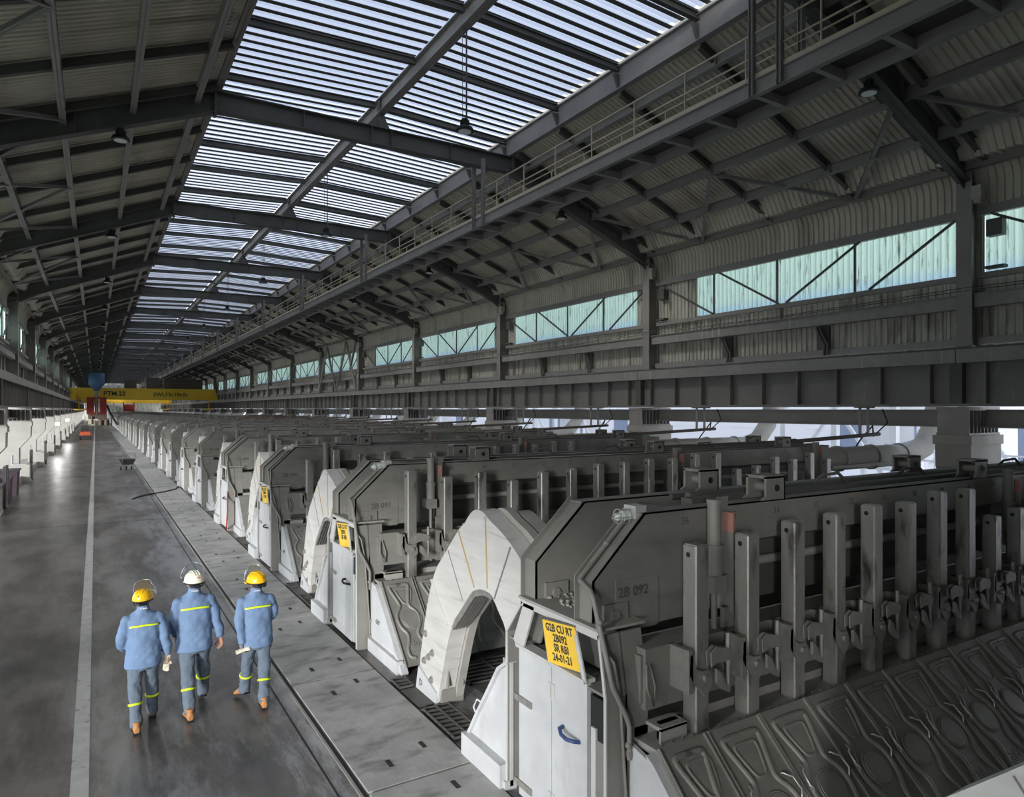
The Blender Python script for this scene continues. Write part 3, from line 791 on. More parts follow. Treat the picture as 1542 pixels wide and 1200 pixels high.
    # lifting lugs, support posts, cylinders
    for x in ((6.05,10.4,14.7) if not far else (6.05,10.4)):
        for yc in (-.58, .32):
            b = MB()
            for yy in (yc-.13, yc+.10):
                b.prism([(x-.15,3.20),(x+.15,3.20),(x+.15,2.97),(x+.22,2.96),(x-.22,2.96),(x-.15,3.0)], 'y', yy, yy+.03)
            b.box(x-.15,x+.15,yc-.13,yc+.13,3.18,3.21); b.tube([(x,yc-.14,3.08),(x,yc+.12,3.08)], .055, 12); b.box(x+.13,x+.15,yc-.13,yc+.13,2.96,3.2)
            if not far: b.cyl((x,yc-.15,3.08),(x,yc-.14,3.08),.035,12,1)
            b.build('lifting_lug', [M['white_edge'] if 0 else P, M['black']], root)
    for x in (4.98, 10.75, 15.6):
        if far:
            b = MB(); b.box(x-.05,x+.17,-.86,-.72,1.9,3.06); b.build('jack', P, root); continue
        b = MB(); b.cyl((x-.06,-.90,2.62),(x-.06,-.90,3.02),.062,14); b.cyl((x-.06,-.90,3.02),(x-.06,-.90,3.06),.072,14); b.cyl((x-.06,-.90,2.35),(x-.06,-.90,2.62),.075,14); b.cyl((x-.06,-.90,2.6),(x-.06,-.90,2.64),.09,14)
        b.box(x-.14,x+.02,-.98,-.72,2.2,2.36); b.cyl((x-.06,-.90,1.3),(x-.06,-.90,2.3),.028,8)
        jk = b.build('jack', P, root)
        g = MB(); g.box(x+.10,x+.115,-.98,-.78,2.0,2.92); g.box(x+.115,x+.22,-.80,-.78,2.0,2.95); g.prism([(x+.10,2.92),(x+.22,2.98),(x+.22,3.06),(x+.08,3.06)], 'y', -.82, -.80)
        g.box(x+.02,x+.2,-.95,-.9,1.3,2.05)
        g.box(x+.098,x+.116,-.985,-.86,2.75,2.93,1)
        g.build('jack_guide', [P, M['redred']], jk)
    # exhaust duct at the far end
    b = MB(); b.tube([(16.3,0,2.45),(17.0,0,2.5),(21.6,0,2.5),(22.3,0,2.7),(22.9,0,3.3),(23.6,0,5.2)], .33, 16, rs=[.25,.33,.33,.33,.33,.33])
    for x in (17.8,19.4,20.9): b.tube([(x,0,2.5),(x+.08,0,2.5)], .37, 16)
    b.box(17.0,19.6,-.42,-.34,2.28,2.36)
    b.build('exhaust_duct', M['conc'], root)
    # anode rods, clamps and hoods on the viewer's side
    for i in range(18):
        x = rodx(i); z = RODZ[(i + (0 if num in ('2B 092','') else sum(map(ord, num or 'a')))) % 18] if num != '2B 092' else RODZ[i]
        if far:
            if i == 0: acc = MB()
            acc.box(x-.08,x+.08,-1.19,-1.03,1.2,z)
            if i == 17: acc.build('anode_rod', M['rod'], root)
            continue
        b = MB(); y1, y2 = -1.19, -1.03; w = .082; c = .012
        b.prism([(x-w+c,y1),(x+w-c,y1),(x+w,y1+c),(x+w,y2-c),(x+w-c,y2),(x-w+c,y2),(x-w,y2-c),(x-w,y1+c)], 'z', 1.10, z-.012)
        b.prism([(x-w+.02,y1+.012),(x+w-.02,y1+.012),(x+w-.02,y2-.012),(x-w+.02,y2-.012)], 'z', z-.012, z)
        b.cyl((x-w-.002,-1.10,z-.09),(x-w+.001,-1.10,z-.09),.024,12,1)
        b.build('anode_rod', [M['rod'], M['black']], root)
        if level < 2 and i > 9: continue
        b = MB(); yc = -1.225
        hook = [(-.17,1.92),(-.13,1.92),(-.10,1.80),(-.02,1.76),(.06,1.76),(.10,1.70),(.10,1.62),(.06,1.56),(.02,1.54),(-.06,1.62),(-.15,1.70),(-.18,1.76)]
        b.prism([(x+p[0]*.95-.02,p[1]-.10) for p in hook], 'y', yc, yc+.025)
        b.cyl((x-.01,yc-.03,1.60),(x-.01,yc+.02,1.60),.03,10)
        lev = [(.02,1.86),(.10,1.90),(.27,1.86),(.31,1.82),(.29,1.76),(.10,1.76),(.03,1.74)]
        b.prism([(x+p[0]*.9,p[1]-.04) for p in lev], 'y', yc-.045, yc-.03); b.prism([(x+p[0]*.9,p[1]-.04) for p in lev], 'y', yc+.005, yc+.02)
        low = [(.12,1.66),(.18,1.62),(.24,1.52),(.31,1.48),(.29,1.43),(.20,1.47),(.12,1.54)]
        b.prism([(x+p[0]*.9,p[1]) for p in low], 'y', yc-.03, yc-.0)
        b.tube([(x+.26,yc-.015,1.48),(x+.26,yc-.015,1.66),(x+.26,yc-.015,1.70),(x+.26,yc-.015,1.95)], .02, 8, rs=[.018,.018,.028,.022])
        b.box(x-.2,x-.15,yc,-.98,1.5,1.86)
        b.build('rod_clamp', M['clamp'], root)
    if level == 2:
        e = hood_geo(.54); o = e.build('hood_panel', M['hood'], root); o.location = (3.88,0,0)
        base = hood_geo(); hm = None
        for i in range(18):
            if hm is None: o = base.build('hood_panel', M['hood'], root); hm = o.data
            else: o = bpy.data.objects.new('hood_panel', hm); COL.objects.link(o); o.parent = root
            o.location = (4.44+.66*i, 0, .004*(i % 2))
            if i < 12:
                for s_, sd in ((.10,-1), (.56,1)):
                    key = 'handle%d' % sd
                    if key not in HM:
                        h = handle_geo(s_, side=sd).build('handle', M['wire'], o); HM[key] = h.data
                    else: h = bpy.data.objects.new('handle', HM[key]); COL.objects.link(h); h.parent = o
    else:
        b = MB(); b.prism([(-1.24,1.12),(-2.30,.10),(-2.30,.0),(-2.2,.0),(-1.1,1.05)], 'x', 3.88, 16.4)
        if not far:
            for i in range(18): b.bar((4.44+.66*i,-1.24,1.14),(4.44+.66*i,-2.29,.12),.03,.03)
            for i in range(8):
                x = 4.44+.66*i
                b.tube([hp(x,s,t,.02) for s,t in ((.33,.1),(.12,.12),(.2,.5),(.1,.72),(.2,.97),(.12,1.3))], .02, 5)
                b.tube([hp(x,.655-s,t,.02) for s,t in ((.33,.1),(.12,.12),(.2,.5),(.1,.72),(.2,.97),(.12,1.3))], .02, 5)
        b.build('hood_row', M['hood'], root)
    if level >= 1:
        # caged lamp and conduit on the near girder
        b = MB()
        b.tube([(4.16,-.60,2.95),(3.66,-.60,2.49),(3.61,-.62,2.42),(3.60,-.74,2.38),(3.60,-.80,2.34),(3.62,-.99,1.95),(3.62,-1.0,1.5),(3.70,-1.0,1.32),(3.78,-1.0,1.0),(3.80,-1.0,.90)] if 0 else
               [(4.17,-.58,2.95),(3.62,-.58,2.44),(3.59,-.60,2.41),(3.58,-.76,2.36),(3.58,-.80,2.30),(3.60,-.98,1.75),(3.62,-1.0,1.62),(3.76,-1.0,1.36),(3.80,-1.0,1.26),(3.80,-1.0,.98)], .024, 8)
        for p in ((3.9,-.58,2.70),(3.59,-.87,2.12),(3.79,-1.0,1.1)): b.ell(p, .034, .034, .03, 8, 4)
        b.build('conduit', P, root)
        if level == 2:
            b = MB(); b.tube([(3.58,-.84,2.10),(3.60,-.92,1.9),(3.66,-.97,1.8),(3.72,-.98,1.5),(3.74,-.98,1.2),(3.8,-.98,.4),(3.8,-.98,.05)], .014, 6)
            for z in (1.0,.45,.2): b.box(3.78,3.9,-1.02,-.95,z,z+.05)
            b.build('cable', M['pot'], root)
            b = MB(); b.box(4.17,4.30,-.66,-.50,2.86,3.02); l_ = b.build('beacon_box', M['white_edge'], root)
            g = MB(); g.tube([(4.17,-.58,2.94),(4.08,-.58,2.93)], .05, 10); g.ell((4.03,-.58,2.925), .05, .04, .04, 10, 7); g.build('beacon_bulb', M['lens'], l_)
            g = MB()
            for k in range(6):
                a = k*PI/3; g.tube([(4.15,-.58+.065*math.cos(a),2.93+.065*math.sin(a)),(4.03,-.58+.07*math.cos(a),2.925+.07*math.sin(a)),(3.96,-.58,2.92)], .005, 4)
            for xx in (4.12,4.03): g.tube([(xx,-.58+.068*math.cos(k*PI/6),2.93+.068*math.sin(k*PI/6)) for k in range(13)], .005, 4)
            g.build('wire_guard', M['wire'], l_)
HM = {}
SIGNS = {'2B 092':['G2B CU RT','2B092','SR RBI','24-01-21'], '2B 091':['G2B CU RT','2B091','SR RBI'], '2B 090':['G2B CU RT','2B090','SR RBI']}
NP = int((YEND-6-Y0)/PITCH)
mid = low = None
for k in [0,1,2,3,4,5,6,7,8,9]+list(range(10,NP+1))+[-1]:
    num = '2B %03d' % (92-k)
    if k == 0: lab = 'nearest grey smelting pot with vertical anode rods, stencilled 2B 092'
    elif k < 4: lab = 'grey smelting pot stencilled %s, %s pot from the camera' % (num, nth(k+1))
    else: lab = 'grey smelting pot with anode rods in the receding row, %s from the camera' % nth(k+1)
    if k == -1: o = copy_tree(mid, skip=('pot_number','warning_sign')); o['label'] = 'grey smelting pot beside the cut-off arch, before the pot stencilled 2B 092'
    elif k < 3 or (k < 10 and k in (3,4)):
        o = thing('smelting_pot', lab, 'smelting pot', (0,0,0), 0, 'smelting pots in the long row'); pot_parts(o, num, 2 if k < 3 else 1)
        if k == 4: mid = o
    elif k < 10:
        o = copy_tree(mid, skip=('pot_number',)); o['label'] = lab
    elif low is None:
        o = low = thing('smelting_pot', lab, 'smelting pot', (0,0,0), 0, 'smelting pots in the long row'); pot_parts(o, '', 0)
    else: o = copy_tree(low); o['label'] = lab
    o.location = (0, Y0+PITCH*k, 0)

# ------------------------------------------------------------------ busbar arches between the pots
def arch_parts(root, level):
    outer = [(3.48,0),(3.40,.55),(3.04,1.66),(2.53,2.13),(2.22,2.42),(2.08,2.50),(1.98,2.60),(1.88,2.68),(1.74,2.72),(1.60,2.70),(1.44,2.62),(1.20,2.54),(.96,2.42),(.72,2.26),(.70,1.9),(.70,1.2),(.70,0)]
    inner = [(2.85,0),(2.80,.2),(2.45,1.17),(2.20,1.40),(2.08,1.52),(2.01,1.59),(1.92,1.68),(1.84,1.74),(1.68,1.79),(1.56,1.80),(1.42,1.79),(1.34,1.72),(1.26,1.64),(1.10,1.50),(1.04,1.3),(1.03,.9),(1.02,0)]
    def cr(P):          # gently rounded outline, feet kept
        for _ in range(2):
            Q = [P[0]]
            for i in range(len(P)-1):
                a, c = P[i], P[i+1]; Q += [(a[0]*.75+c[0]*.25, a[1]*.75+c[1]*.25), (a[0]*.25+c[0]*.75, a[1]*.25+c[1]*.75)]
            P = Q + [P[-1]]
        return P
    sec = inner[2:11]; outer = cr(outer); inner = cr(inner)
    b = MB(); b.strip(outer, inner, 'x', 3.85, 4.08)
    b.build('arch_plate', M['alu'], root)
    b = MB()
    o2 = [(p[0]-.06 if p[1] > .3 else p[0], max(p[1]-.03, 0)) for p in outer]
    nn = len([p for p in outer[:] if not (p[0] < .95 and p[1] < 2.3)]); nn = min(nn, len([p for p in inner if not (p[0] < 1.25 and p[1] < 1.66)]))
    b.strip([(p[0]-.14, p[1]+.02 if p[1] > .1 else 0) for p in outer[:nn]], [(p[0]-.05,p[1]) for p in inner[:nn]], 'x', 4.09, 4.20)
    ii = [i for i in range(min(len(outer), len(inner))) if outer[i][1] > 2.0 and inner[i][1] > 1.3]
    b.strip([(outer[i][0]-.22, outer[i][1]-.02) for i in ii], [(inner[i][0]-.05, inner[i][1]+.35) for i in ii], 'x', 4.24, 4.42)
    b.build('rear_plate', M['dusty'], root)
    b = MB()            # laminated straps lining the opening
    for j in range(5):
        x = 3.86+.048*j
        b.strip([(p[0], p[1]) for p in sec], [(p[0]-.03*(1 if p[0] > 1.6 else -.3), p[1]-.07) for p in sec], 'x', x, x+.028)
    b.build('laminated_strap', M['strap'], root)
    if level:
        b = MB()        # joint strips radiating over the crown
        for (a, c, m_) in (((2.24,2.40),(1.82,1.78),0), ((1.55,2.66),(1.50,1.84),0), ((.99,2.40),(1.34,1.76),1)):
            b.bar((3.846,a[0],a[1]), (3.846,c[0],c[1]), .018, .012, up=(1,0,0), m=m_)
        b.bar((3.847,2.53,2.10), (3.847,2.12,1.55), .008, .01, up=(1,0,0), m=1); b.bar((3.84,3.02,1.62), (3.84,2.52,1.14), .02, .03, up=(1,0,0), m=2)
        b.build('joint_strip', [M['tan'], M['strap'], M['alu']], root)
        for (y, z) in ((3.22,.84),(3.26,.46),(3.12,.55),(3.00,.64),(3.03,.27)):
            b = MB(); b.cyl((3.838,y,z),(3.85,y,z),.05,14); b.cyl((3.815,y,z),(3.84,y,z),.032,6); b.cyl((3.805,y,z),(3.82,y,z),.016,8); b.build('bolt', M['clamp'], root)
        b = MB(); b.prism([(3.50,0),(3.41,.34),(2.84,.16),(2.83,0)], 'x', 3.82, 3.86); b.text('D', .13, (3.815,3.32,.14), (0,-1,0), (0,0,1), 1, .002); b.build('base_plate', [M['white'], M['ink2']], root)
        b = MB(); b.box(3.88,4.2,2.78,2.84,.0,.2)
        for x in (3.93,4.15): b.box(x,x+.02,2.70,2.82,.25,1.0)
        b.box(3.9,4.2,2.79,2.84,.2,.5); b.build('side_plate', M['pot'], root)
ar = thing('busbar_arch', '', 'busbar', (0,0,0), 0, 'white busbar arches beside the pots'); arch_parts(ar, 1)
af = thing('busbar_arch', '', 'busbar', (0,0,0), 0, 'white busbar arches beside the pots'); arch_parts(af, 0)
for k in range(-1, NP+1):
    o = ar if k == -1 else (copy_tree(ar) if k < 8 else (af if k == 8 else copy_tree(af)))
    o.location = (0, Y0+PITCH*k, 0)
    if k == -1: o['label'] = 'pale metal arch shoulder standing before the nearest smelting pot, cut off by the frame'
    elif k == 0: o['label'] = 'white aluminium busbar arch beside the pot stencilled 2B 092, with tan joint strips'
    else: o['label'] = 'white aluminium busbar arch in the receding row, %s whole arch from the camera' % nth(k+1)

# air supply pipes hanging from the right girder down to the pots
sp = thing('air_supply_pipe', '', 'pipe', (0,0,0), 0, 'air supply pipes hanging under the right girder')
b = MB(); b.tube([(19.9,0,3.16),(15.8,0,3.03),(9.8,0,3.0)],.055,8); b.cyl((15.8,0,3.03),(16,0,3.035),.08,8); b.build('pipe', M['brownmach'], sp)
b = MB(); b.box(19.3,19.36,-.03,.03,3.1,3.97); b.box(18.9,18.96,-.03,.03,3.1,3.97); b.box(18.7,19.6,-.05,.05,3.93,3.98); b.build('hanger', M['steel'], sp)
b = MB(); b.tube([(19.6,0,3.1),(19.9,.2,3.4),(19.8,.5,3.0),(19.5,.6,2.6)], .025, 6); b.tube([(19.6,0,3.1),(20.0,-.2,3.5),(19.9,-.1,3.9)], .02, 6); b.build('hose', M['rubber'], sp)
for k in range(0, 14):
    o = sp if k == 0 else copy_tree(sp); o.location = (0, Y0+PITCH*(k+1), 0)
    o['label'] = 'thin brown supply pipe hung level under the right crane girder, %s from the camera' % nth(k+1)

# ------------------------------------------------------------------ floor slabs and gratings
sl = MB()
sl.prism([(2.36,.012),(3.55,.012),(3.55,3.12),(2.36,3.12)], 'z', .0, .022)
s0 = None
SLOTM = MB()
for (x, y) in ((2.72,.35),(3.2,.55),(2.75,2.5),(3.15,2.75)): SLOTM.box(x,x+.055,y,y+.16,.0215,.0235)
for i in range(44):
    y = .35+3.15*i
    if s0 is None:
        s0 = thing('floor_slab', '', 'floor slab', (0,y,0), 0, 'lift-out floor slabs along the pots'); sl.build('slab', M['slab'], s0); SLOTM.build('lifting_slot', M['black'], s0); o = s0
    else: o = copy_tree(s0)
    o.location = (0, y, 0); o['label'] = 'dusty concrete floor slab with lifting slots, %s in the strip counted from the camera' % nth(i+1)
def grating(x0, x1, y0, y1, nx):
    b = MB(); b.box(x0,x1,y0,y1,.004,.012,1)
    b.box(x0,x0+.02,y0,y1,.012,.04); b.box(x1-.02,x1,y0,y1,.012,.04); b.box(x0,x1,y0,y0+.02,.012,.04); b.box(x0,x1,y1-.02,y1,.012,.04)
    n = max(2, int((y1-y0)/.11))
    for i in range(1, n): y = y0+(y1-y0)*i/n; b.box(x0,x1,y-.028,y+.028,.012,.034)
    for i in range(1, nx): x = x0+(x1-x0)*i/nx; b.box(x-.012,x+.012,y0,y1,.012,.038)
    return b
gt = None
for k in range(-1, 7):
    if gt is None:
        gt = thing('floor_grating', '', 'grating', (0,0,0), 0, 'steel gratings between the pots')
        grating(3.6,3.98,1.85,2.78,2).build('grate', [M['grate'], M['black']], gt); grating(3.6,3.82,3.55,3.9,1).build('grate', [M['grate'], M['black']], gt)
        grating(4.5,16.3,3.15,3.9,20).build('grate', [M['grate'], M['black']], gt)
        b = MB(); b.box(4.5,16.3,2.36,3.12,.006,.02); b.box(3.6,3.84,2.88,3.5,.006,.02); b.build('cover_plate', M['grate'], gt); o = gt
    else: o = copy_tree(gt)
    o.location = (0, Y0+PITCH*k, 0); o['label'] = 'dark steel floor grating at the foot of the white arch, %s from the camera' % nth(k+2)

# ------------------------------------------------------------------ left side fittings
fit = []
bx = thing('equipment_box', '', 'box', (0,0,0), 0, 'low grey boxes along the left aisle edge')
b = MB(); b.prism([(-.45,0),(.45,0),(.45,.78),(.25,.95),(-.45,.95)], 'x', -.5, .5); b.box(-.53,.53,-.48,.48,0,.1); b.build('body', M['conc'], bx)
b = MB(); b.box(-.5,.15,.3,.34,.95,1.45); b.box(-.5,.15,-.3,.3,.95,.98); b.build('lid', M['white'], bx)
pp = thing('steel_panel_pair', '', 'steel panel', (0,0,0), 0, 'upright dark steel panels by the left piers')
for d in (0, .62):
    b = MB(); b.box(-.03,.03,d,d+.38,0,1.65); b.box(-.08,.08,d,d+.38,0,.06); b.box(-.04,.05,d,d+.03,0,1.65); b.box(-.04,.05,d+.35,d+.38,0,1.65); b.build('panel', M['steel_dark'], pp)
for i in range(9):
    y = F0+BAY*(i+2)
    o = bx if i == 0 else copy_tree(bx); o.location = (-3.45, y-3.2+(i%2)*.8, 0); o.rotation_euler = (0,0,PI/2)
    o['label'] = 'low grey concrete box with raised white lid at the left kerb, %s from the camera' % nth(i+1)
    o = pp if i == 0 else copy_tree(pp); o.location = (-3.05, y-1.6, 0)
    o['label'] = 'pair of upright dark steel panels beside a left pier, %s pair from the camera' % nth(i+1)
for i, (y, h) in enumerate(((32.0,1.0),(35.2,1.05),(38.4,1.1))):
    b = MB(); b.prism([(-.5,0),(.5,0),(.55,h),(-.55,h)], 'y', -.6, .6); b.box(-.6,.6,-.65,.65,h,h+.06); b.box(-.52,.52,-.62,-.6,h*.4,h*.5)
    o = b.build('waste_bin', M['bin'], loc=(-3.55,y,0))
    tag(o, 'dark purple bin at the left edge of the aisle, %s' % ('nearest of three','middle of three','farthest of three')[i], 'bin', 'dark bins at the left edge')
b = MB(); b.box(-3.45,-3.35,40.0,YEND,0,.35); b.box(-4.4,-3.45,40.0,YEND,.25,.35); struct(b.build('trim_4', M['conc']))

# ------------------------------------------------------------------ overhead cranes
def crane(root, texts):
    Y = M['yellow']
    for y in (0, 3.2):
        b = MB(); b.box(-4.0,20.3,y,y+.05,5.75,7.75); b.box(-4.0,20.3,y+.9,y+.95,5.75,7.75); b.box(-4.0,20.3,y-.08,y+1.03,7.7,7.78); b.box(-4.0,20.3,y-.08,y+1.03,5.70,5.78)
        for i in range(12): b.box(-3.9+2.1*i,-3.86+2.1*i,y+.05,y+.9,5.78,7.7)
        m_ = b.build('main_beam', Y, root)
        if y == 0 and texts:
            t_ = MB(); t_.text('PTM.22', 1.15, (3.0,-.03,6.75), (1,0,0), (0,0,1), 0, .01, bold=.02); t_.text('SWL33t:10t:5t', 1.0, (12.3,-.03,6.65), (1,0,0), (0,0,1), 0, .01, bold=.02)
            t_.build('beam_lettering', M['ink'], m_)
    for x in (-3.5, 20.0):
        b = MB(); b.box(x-.45,x+.45,-1.2,5.4,5.56,6.9); b.build('end_truck', Y, root)
    for x in (-2.6, 19.0):
        b = MB(); b.box(x-.08,x+.08,-.3,-.1,3.9,5.7); b.box(x-.9,x+.9,-.5,.1,3.7,3.95); b.build('drop_platform', Y, root)
    b = MB(); b.box(4.6,6.6,.5,2.5,7.78,9.4); b.build('winch_house', M['brownmach'], root)
    b = MB(); b.box(8.2,10.4,.5,3,7.78,9.9); b.build('winch_house', M['brownmach'], root)
    b = MB(); b.box(11.2,18.0,.6,3.2,7.78,9.7); b.box(12.0,17.2,.55,.6,8.2,9.3); b.build('equipment_room', M['brownmach'], root)
    b = MB()
    for i in range(10): b.cyl((-3+2.5*i,-.1,7.78),(-3+2.5*i,-.1,8.85),.03,5)
    b.cyl((-3.5,-.1,8.85),(20,-.1,8.85),.03,5); b.build('handrail', M['steel_dark'], root)
c1 = thing('overhead_crane', 'yellow overhead crane beam lettered PTM.22 spanning the far hall', 'crane', (0,146,0)); crane(c1, True)
c2 = thing('overhead_crane', 'second yellow crane beam farther behind the lettered one', 'crane', (0,238,0)); crane(c2, False)
def tool(root, s=1.):
    b = MB(); b.loft([((0,0,7.2),.35,.35),((0,0,8.2),1.1,1.0),((0,0,8.3),1.25,1.1),((0,0,10.4),1.25,1.1)], 4 if 0 else 12); b.build('blue_hopper', M['blue'], root)
    b = MB(); b.cyl((0,0,3.0),(0,0,7.4),.32,10); b.cyl((-.5,0,3),(-.5,0,6),.12,8); b.cyl((.55,0,3),(.55,0,6),.12,8); b.build('mast', M['steel'], root)
    b = MB()
    for x in (-1.55,.55): b.box(x,x+1.0,-.6,.5,3.3,6.0); b.box(x+.2,x+.8,-.66,-.6,3.6,5.6)
    b.box(-1.55,1.55,-.3,.6,3.0,3.35); b.box(-1.55,1.55,-.3,.6,5.7,6.05); b.build('red_frame', M['red'], root)
    b = MB(); b.box(-1.3,1.6,-.7,1.0,2.1,3.0); b.box(.3,2.0,-.5,.9,.9,2.2); b.box(-1.2,-.2,-.8,.4,.9,2.0); b.cyl((-.7,-.9,1.2),(-.7,-.9,2.6),.15,8); b.box(2.2,2.4,-.2,0,.8,2.4)
    b.cyl((.6,-.6,1.0),(.6,-.6,1.9),.35,10); b.cyl((1.5,-.6,1.0),(1.5,-.6,1.9),.35,10); b.build('tool_carriage', M['brownmach'], root)
    b = MB(); b.box(-1.3,-.3,-.85,-.8,1.0,2.0); b.build('operator_cab', M['beige'], root)
    b = MB(); b.tube([(1.6,0,4.6),(2.0,-.3,3.5),(2.6,-.5,2.2),(3.3,-.5,1.0)], .16, 8); b.build('hose', M['rubber'], root)
t = thing('crane_tool_trolley', 'red framed tool trolley with blue hopper hanging on the lettered crane', 'crane trolley', (.15,144.6,0)); tool(t)
t2 = thing('crane_tool_trolley', 'small dark red trolley hanging under the second crane farther off', 'crane trolley', (8.5,236,0))
b = MB(); b.box(-1.5,1.5,-1,1,3.2,5.3); b.box(-1.5,-1.2,-1,1,5.3,6); b.box(1.2,1.5,-1,1,5.3,6); b.build('frame', M['red'], t2)

# ------------------------------------------------------------------ utility cart, barrow, hoses
ct = thing('utility_cart', 'small orange utility cart driving in the aisle below the crane', 'vehicle', (-1.15,104,0))
b = MB(); b.box(-.62,.62,-1.1,1.1,.45,.75); b.prism([(-1.1,.45),(-1.15,.95),(-.5,1.05),(-.3,.5)], 'x', -.55, .55); b.box(-.6,.6,.3,1.1,.7,1.0); b.build('body', M['orange'], ct)
b = MB(); b.box(-.62,.62,-1.2,-1.08,.3,.55); b.box(-.4,.4,-.25,.2,.75,1.3); b.build('bumper', M['black'], ct)
b = MB()
for x in (-.56,.56):
    for y in (-.45,.6): b.cyl((x,y,.9),(x,y*.9,1.85),.03,6)
b.box(-.62,.62,-.55,.65,1.85,1.92); b.build('canopy', M['steel_dark'], ct)
for x in (-.6,.48):
    for y in (-.75,.75): b = MB(); b.cyl((x,y,.3),(x+.14,y,.3),.3,16); b.build('wheel', M['rubber'], ct)
wb = thing('wheelbarrow', 'dark wheelbarrow parked in the aisle near the slab groove', 'wheelbarrow', (1.72,50.0,0), .15)
b = MB(); b.prism([(-.42,.72),(.42,.72),(.26,.38),(-.26,.38)], 'y', -.4, .4); b.build('tray', M['black'], wb)
b = MB(); b.tube([(-.36,-.5,.6),(-.36,-.62,.9),(-.30,-.66,1.12),(.30,-.66,1.12),(.36,-.62,.9),(.36,-.5,.6)], .022, 8)
for x in (-.25,.25): b.tube([(x,-.3,.4),(x*1.25,-.42,.02)], .02, 6); b.tube([(x,.4,.4),(x*.4,.6,.2)], .02, 6)
b.bar((-.3,-.42,.04),(.3,-.42,.04),.03,.03); b.build('frame', M['steel_dark'], wb)
for x in (-.3,.0,.3): b = MB(); b.cyl((x-.03,.3,.12),(x+.03,.3,.12),.12,14); b.build('wheel', M['rubber'], wb)
b = MB(); b.tube([(1.35,33.6,.03),(1.6,34.3,.03),(2.0,35.0,.03),(2.7,35.6,.04),(3.3,36.6,.04),(3.62,38.2,.06),(3.7,38.8,.3)], .035, 8)
tag(b.build('floor_hose', M['rubber']), 'black hose lying across the floor up to a pot far along', 'hose')
b = MB(); b.tube([(3.62,24.0-.6,1.5),(3.58,24.0-.75,1.1),(3.52,24.0-1.15,.7),(3.5,24.0-1.15,.35),(3.55,24.0-.75,.1)], .022, 8)
tag(b.build('red_hose', M['red']), 'red hose hanging down beside the fourth pot cabinet', 'hose')

# ------------------------------------------------------------------ outside, seen under the right girder
b = MB(); b.box(24.1,90,YB-30,YEND,-.1,-.02); struct(b.build('ground', M['outwhite']))
b = MB(); b.box(-60,-5.3,YB-30,YEND,-.1,-.02); struct(b.build('ground_left', M['outwhite']))
hall = None
for i in range(6):
    y = 12+BAY*2.2*i
    t = thing('outdoor_silo', 'pale round silo outside beyond the right piers, %s from the camera' % nth(i+1), 'silo', (37,y+8,0), 0, 'silos outside the hall')
    b = MB(); b.tube([(0,0,0),(0,0,1.2),(0,0,2.4),(0,0,9)], 2.2, 24, rs=[.6,.9,2.4,2.4]); b.build('tank', M['outwhite'], t)
    b = MB()
    for a in range(4): b.box(2.2*math.cos(a*PI/2+.7)-.12,2.2*math.cos(a*PI/2+.7)+.12,2.2*math.sin(a*PI/2+.7)-.12,2.2*math.sin(a*PI/2+.7)+.12,0,2.4)
    b.build('leg_frame', M['outwhite'], t)
    t = thing('outdoor_gantry', 'white steel gantry with blue cladding and railing outside, %s from the camera' % nth(i+1), 'steel structure', (32,y,0), 0, 'white gantries outside')
    b = MB()
    for yy in (0,3,6,9,12): b.box(-.15,.15,yy-.15,yy+.15,0,8)
    for yy in (0,6): b.bar((0,yy,0),(0,yy+3,4),.15,.15); b.bar((0,yy+3,4),(0,yy+6,0),.15,.15)
    b.box(-.15,.15,0,12,4,4.3); b.box(-.1,.1,0,12,1.0,1.15); b.build('frame', M['outwhite'], t)
    b = MB()
    for z in (1.6,2.0): b.cyl((-.4,0,z),(-.4,12,z),.04,6)
    for j in range(13): b.cyl((-.4,j,1.1),(-.4,j,2.0),.04,6)
    b.build('railing', M['outwhite'], t)
    for j in (0,2,3): b = MB(); b.box(3,3.1,j*3+.6,j*3+2.2,1.5,3.4); b.build('cladding', M['outblue'], t)
b = MB(); b.box(52,53,YB-30,YEND,0,9)
for i in range(30): b.box(51.9,52,i*8.,i*8.+5,2.2,2.6)
tag(b.build('white_building', M['outwhite']), 'long white neighbouring building glimpsed outside under the right girder', 'building')

# ------------------------------------------------------------------ people
def remesh(o, vox, disp=0., size=.1, smooth=2):
    m = o.modifiers.new('fuse', 'REMESH'); m.mode = 'VOXEL'; m.voxel_size = vox; m.use_smooth_shade = True
    if smooth:
        s = o.modifiers.new('soften', 'SMOOTH'); s.factor = .5; s.iterations = smooth
    if disp:
        t = bpy.data.textures.new('cloth_folds', 'CLOUDS'); t.noise_scale = size; t.noise_depth = 2
        d = o.modifiers.new('folds', 'DISPLACE'); d.texture = t; d.strength = disp; d.mid_level = .5; d.texture_coords = 'LOCAL'
def limb(b, pts, rs, n=14):
    """tapered limb with interpolated smooth bend"""
    P = [Vector(p) for p in pts]; Q = []; R = []
    for i in range(len(P)-1):
        for j in range(5):
            t = j/5; Q.append(P[i].lerp(P[i+1], t)); R.append(rs[i]*(1-t)+rs[i+1]*t)
    Q.append(P[-1]); R.append(rs[-1])
    for _ in range(2):
        Q = [Q[0]] + [(Q[i-1]+Q[i]*2+Q[i+1])/4 for i in range(1, len(Q)-1)] + [Q[-1]]
    b.tube(Q, 0, n, rs=R)
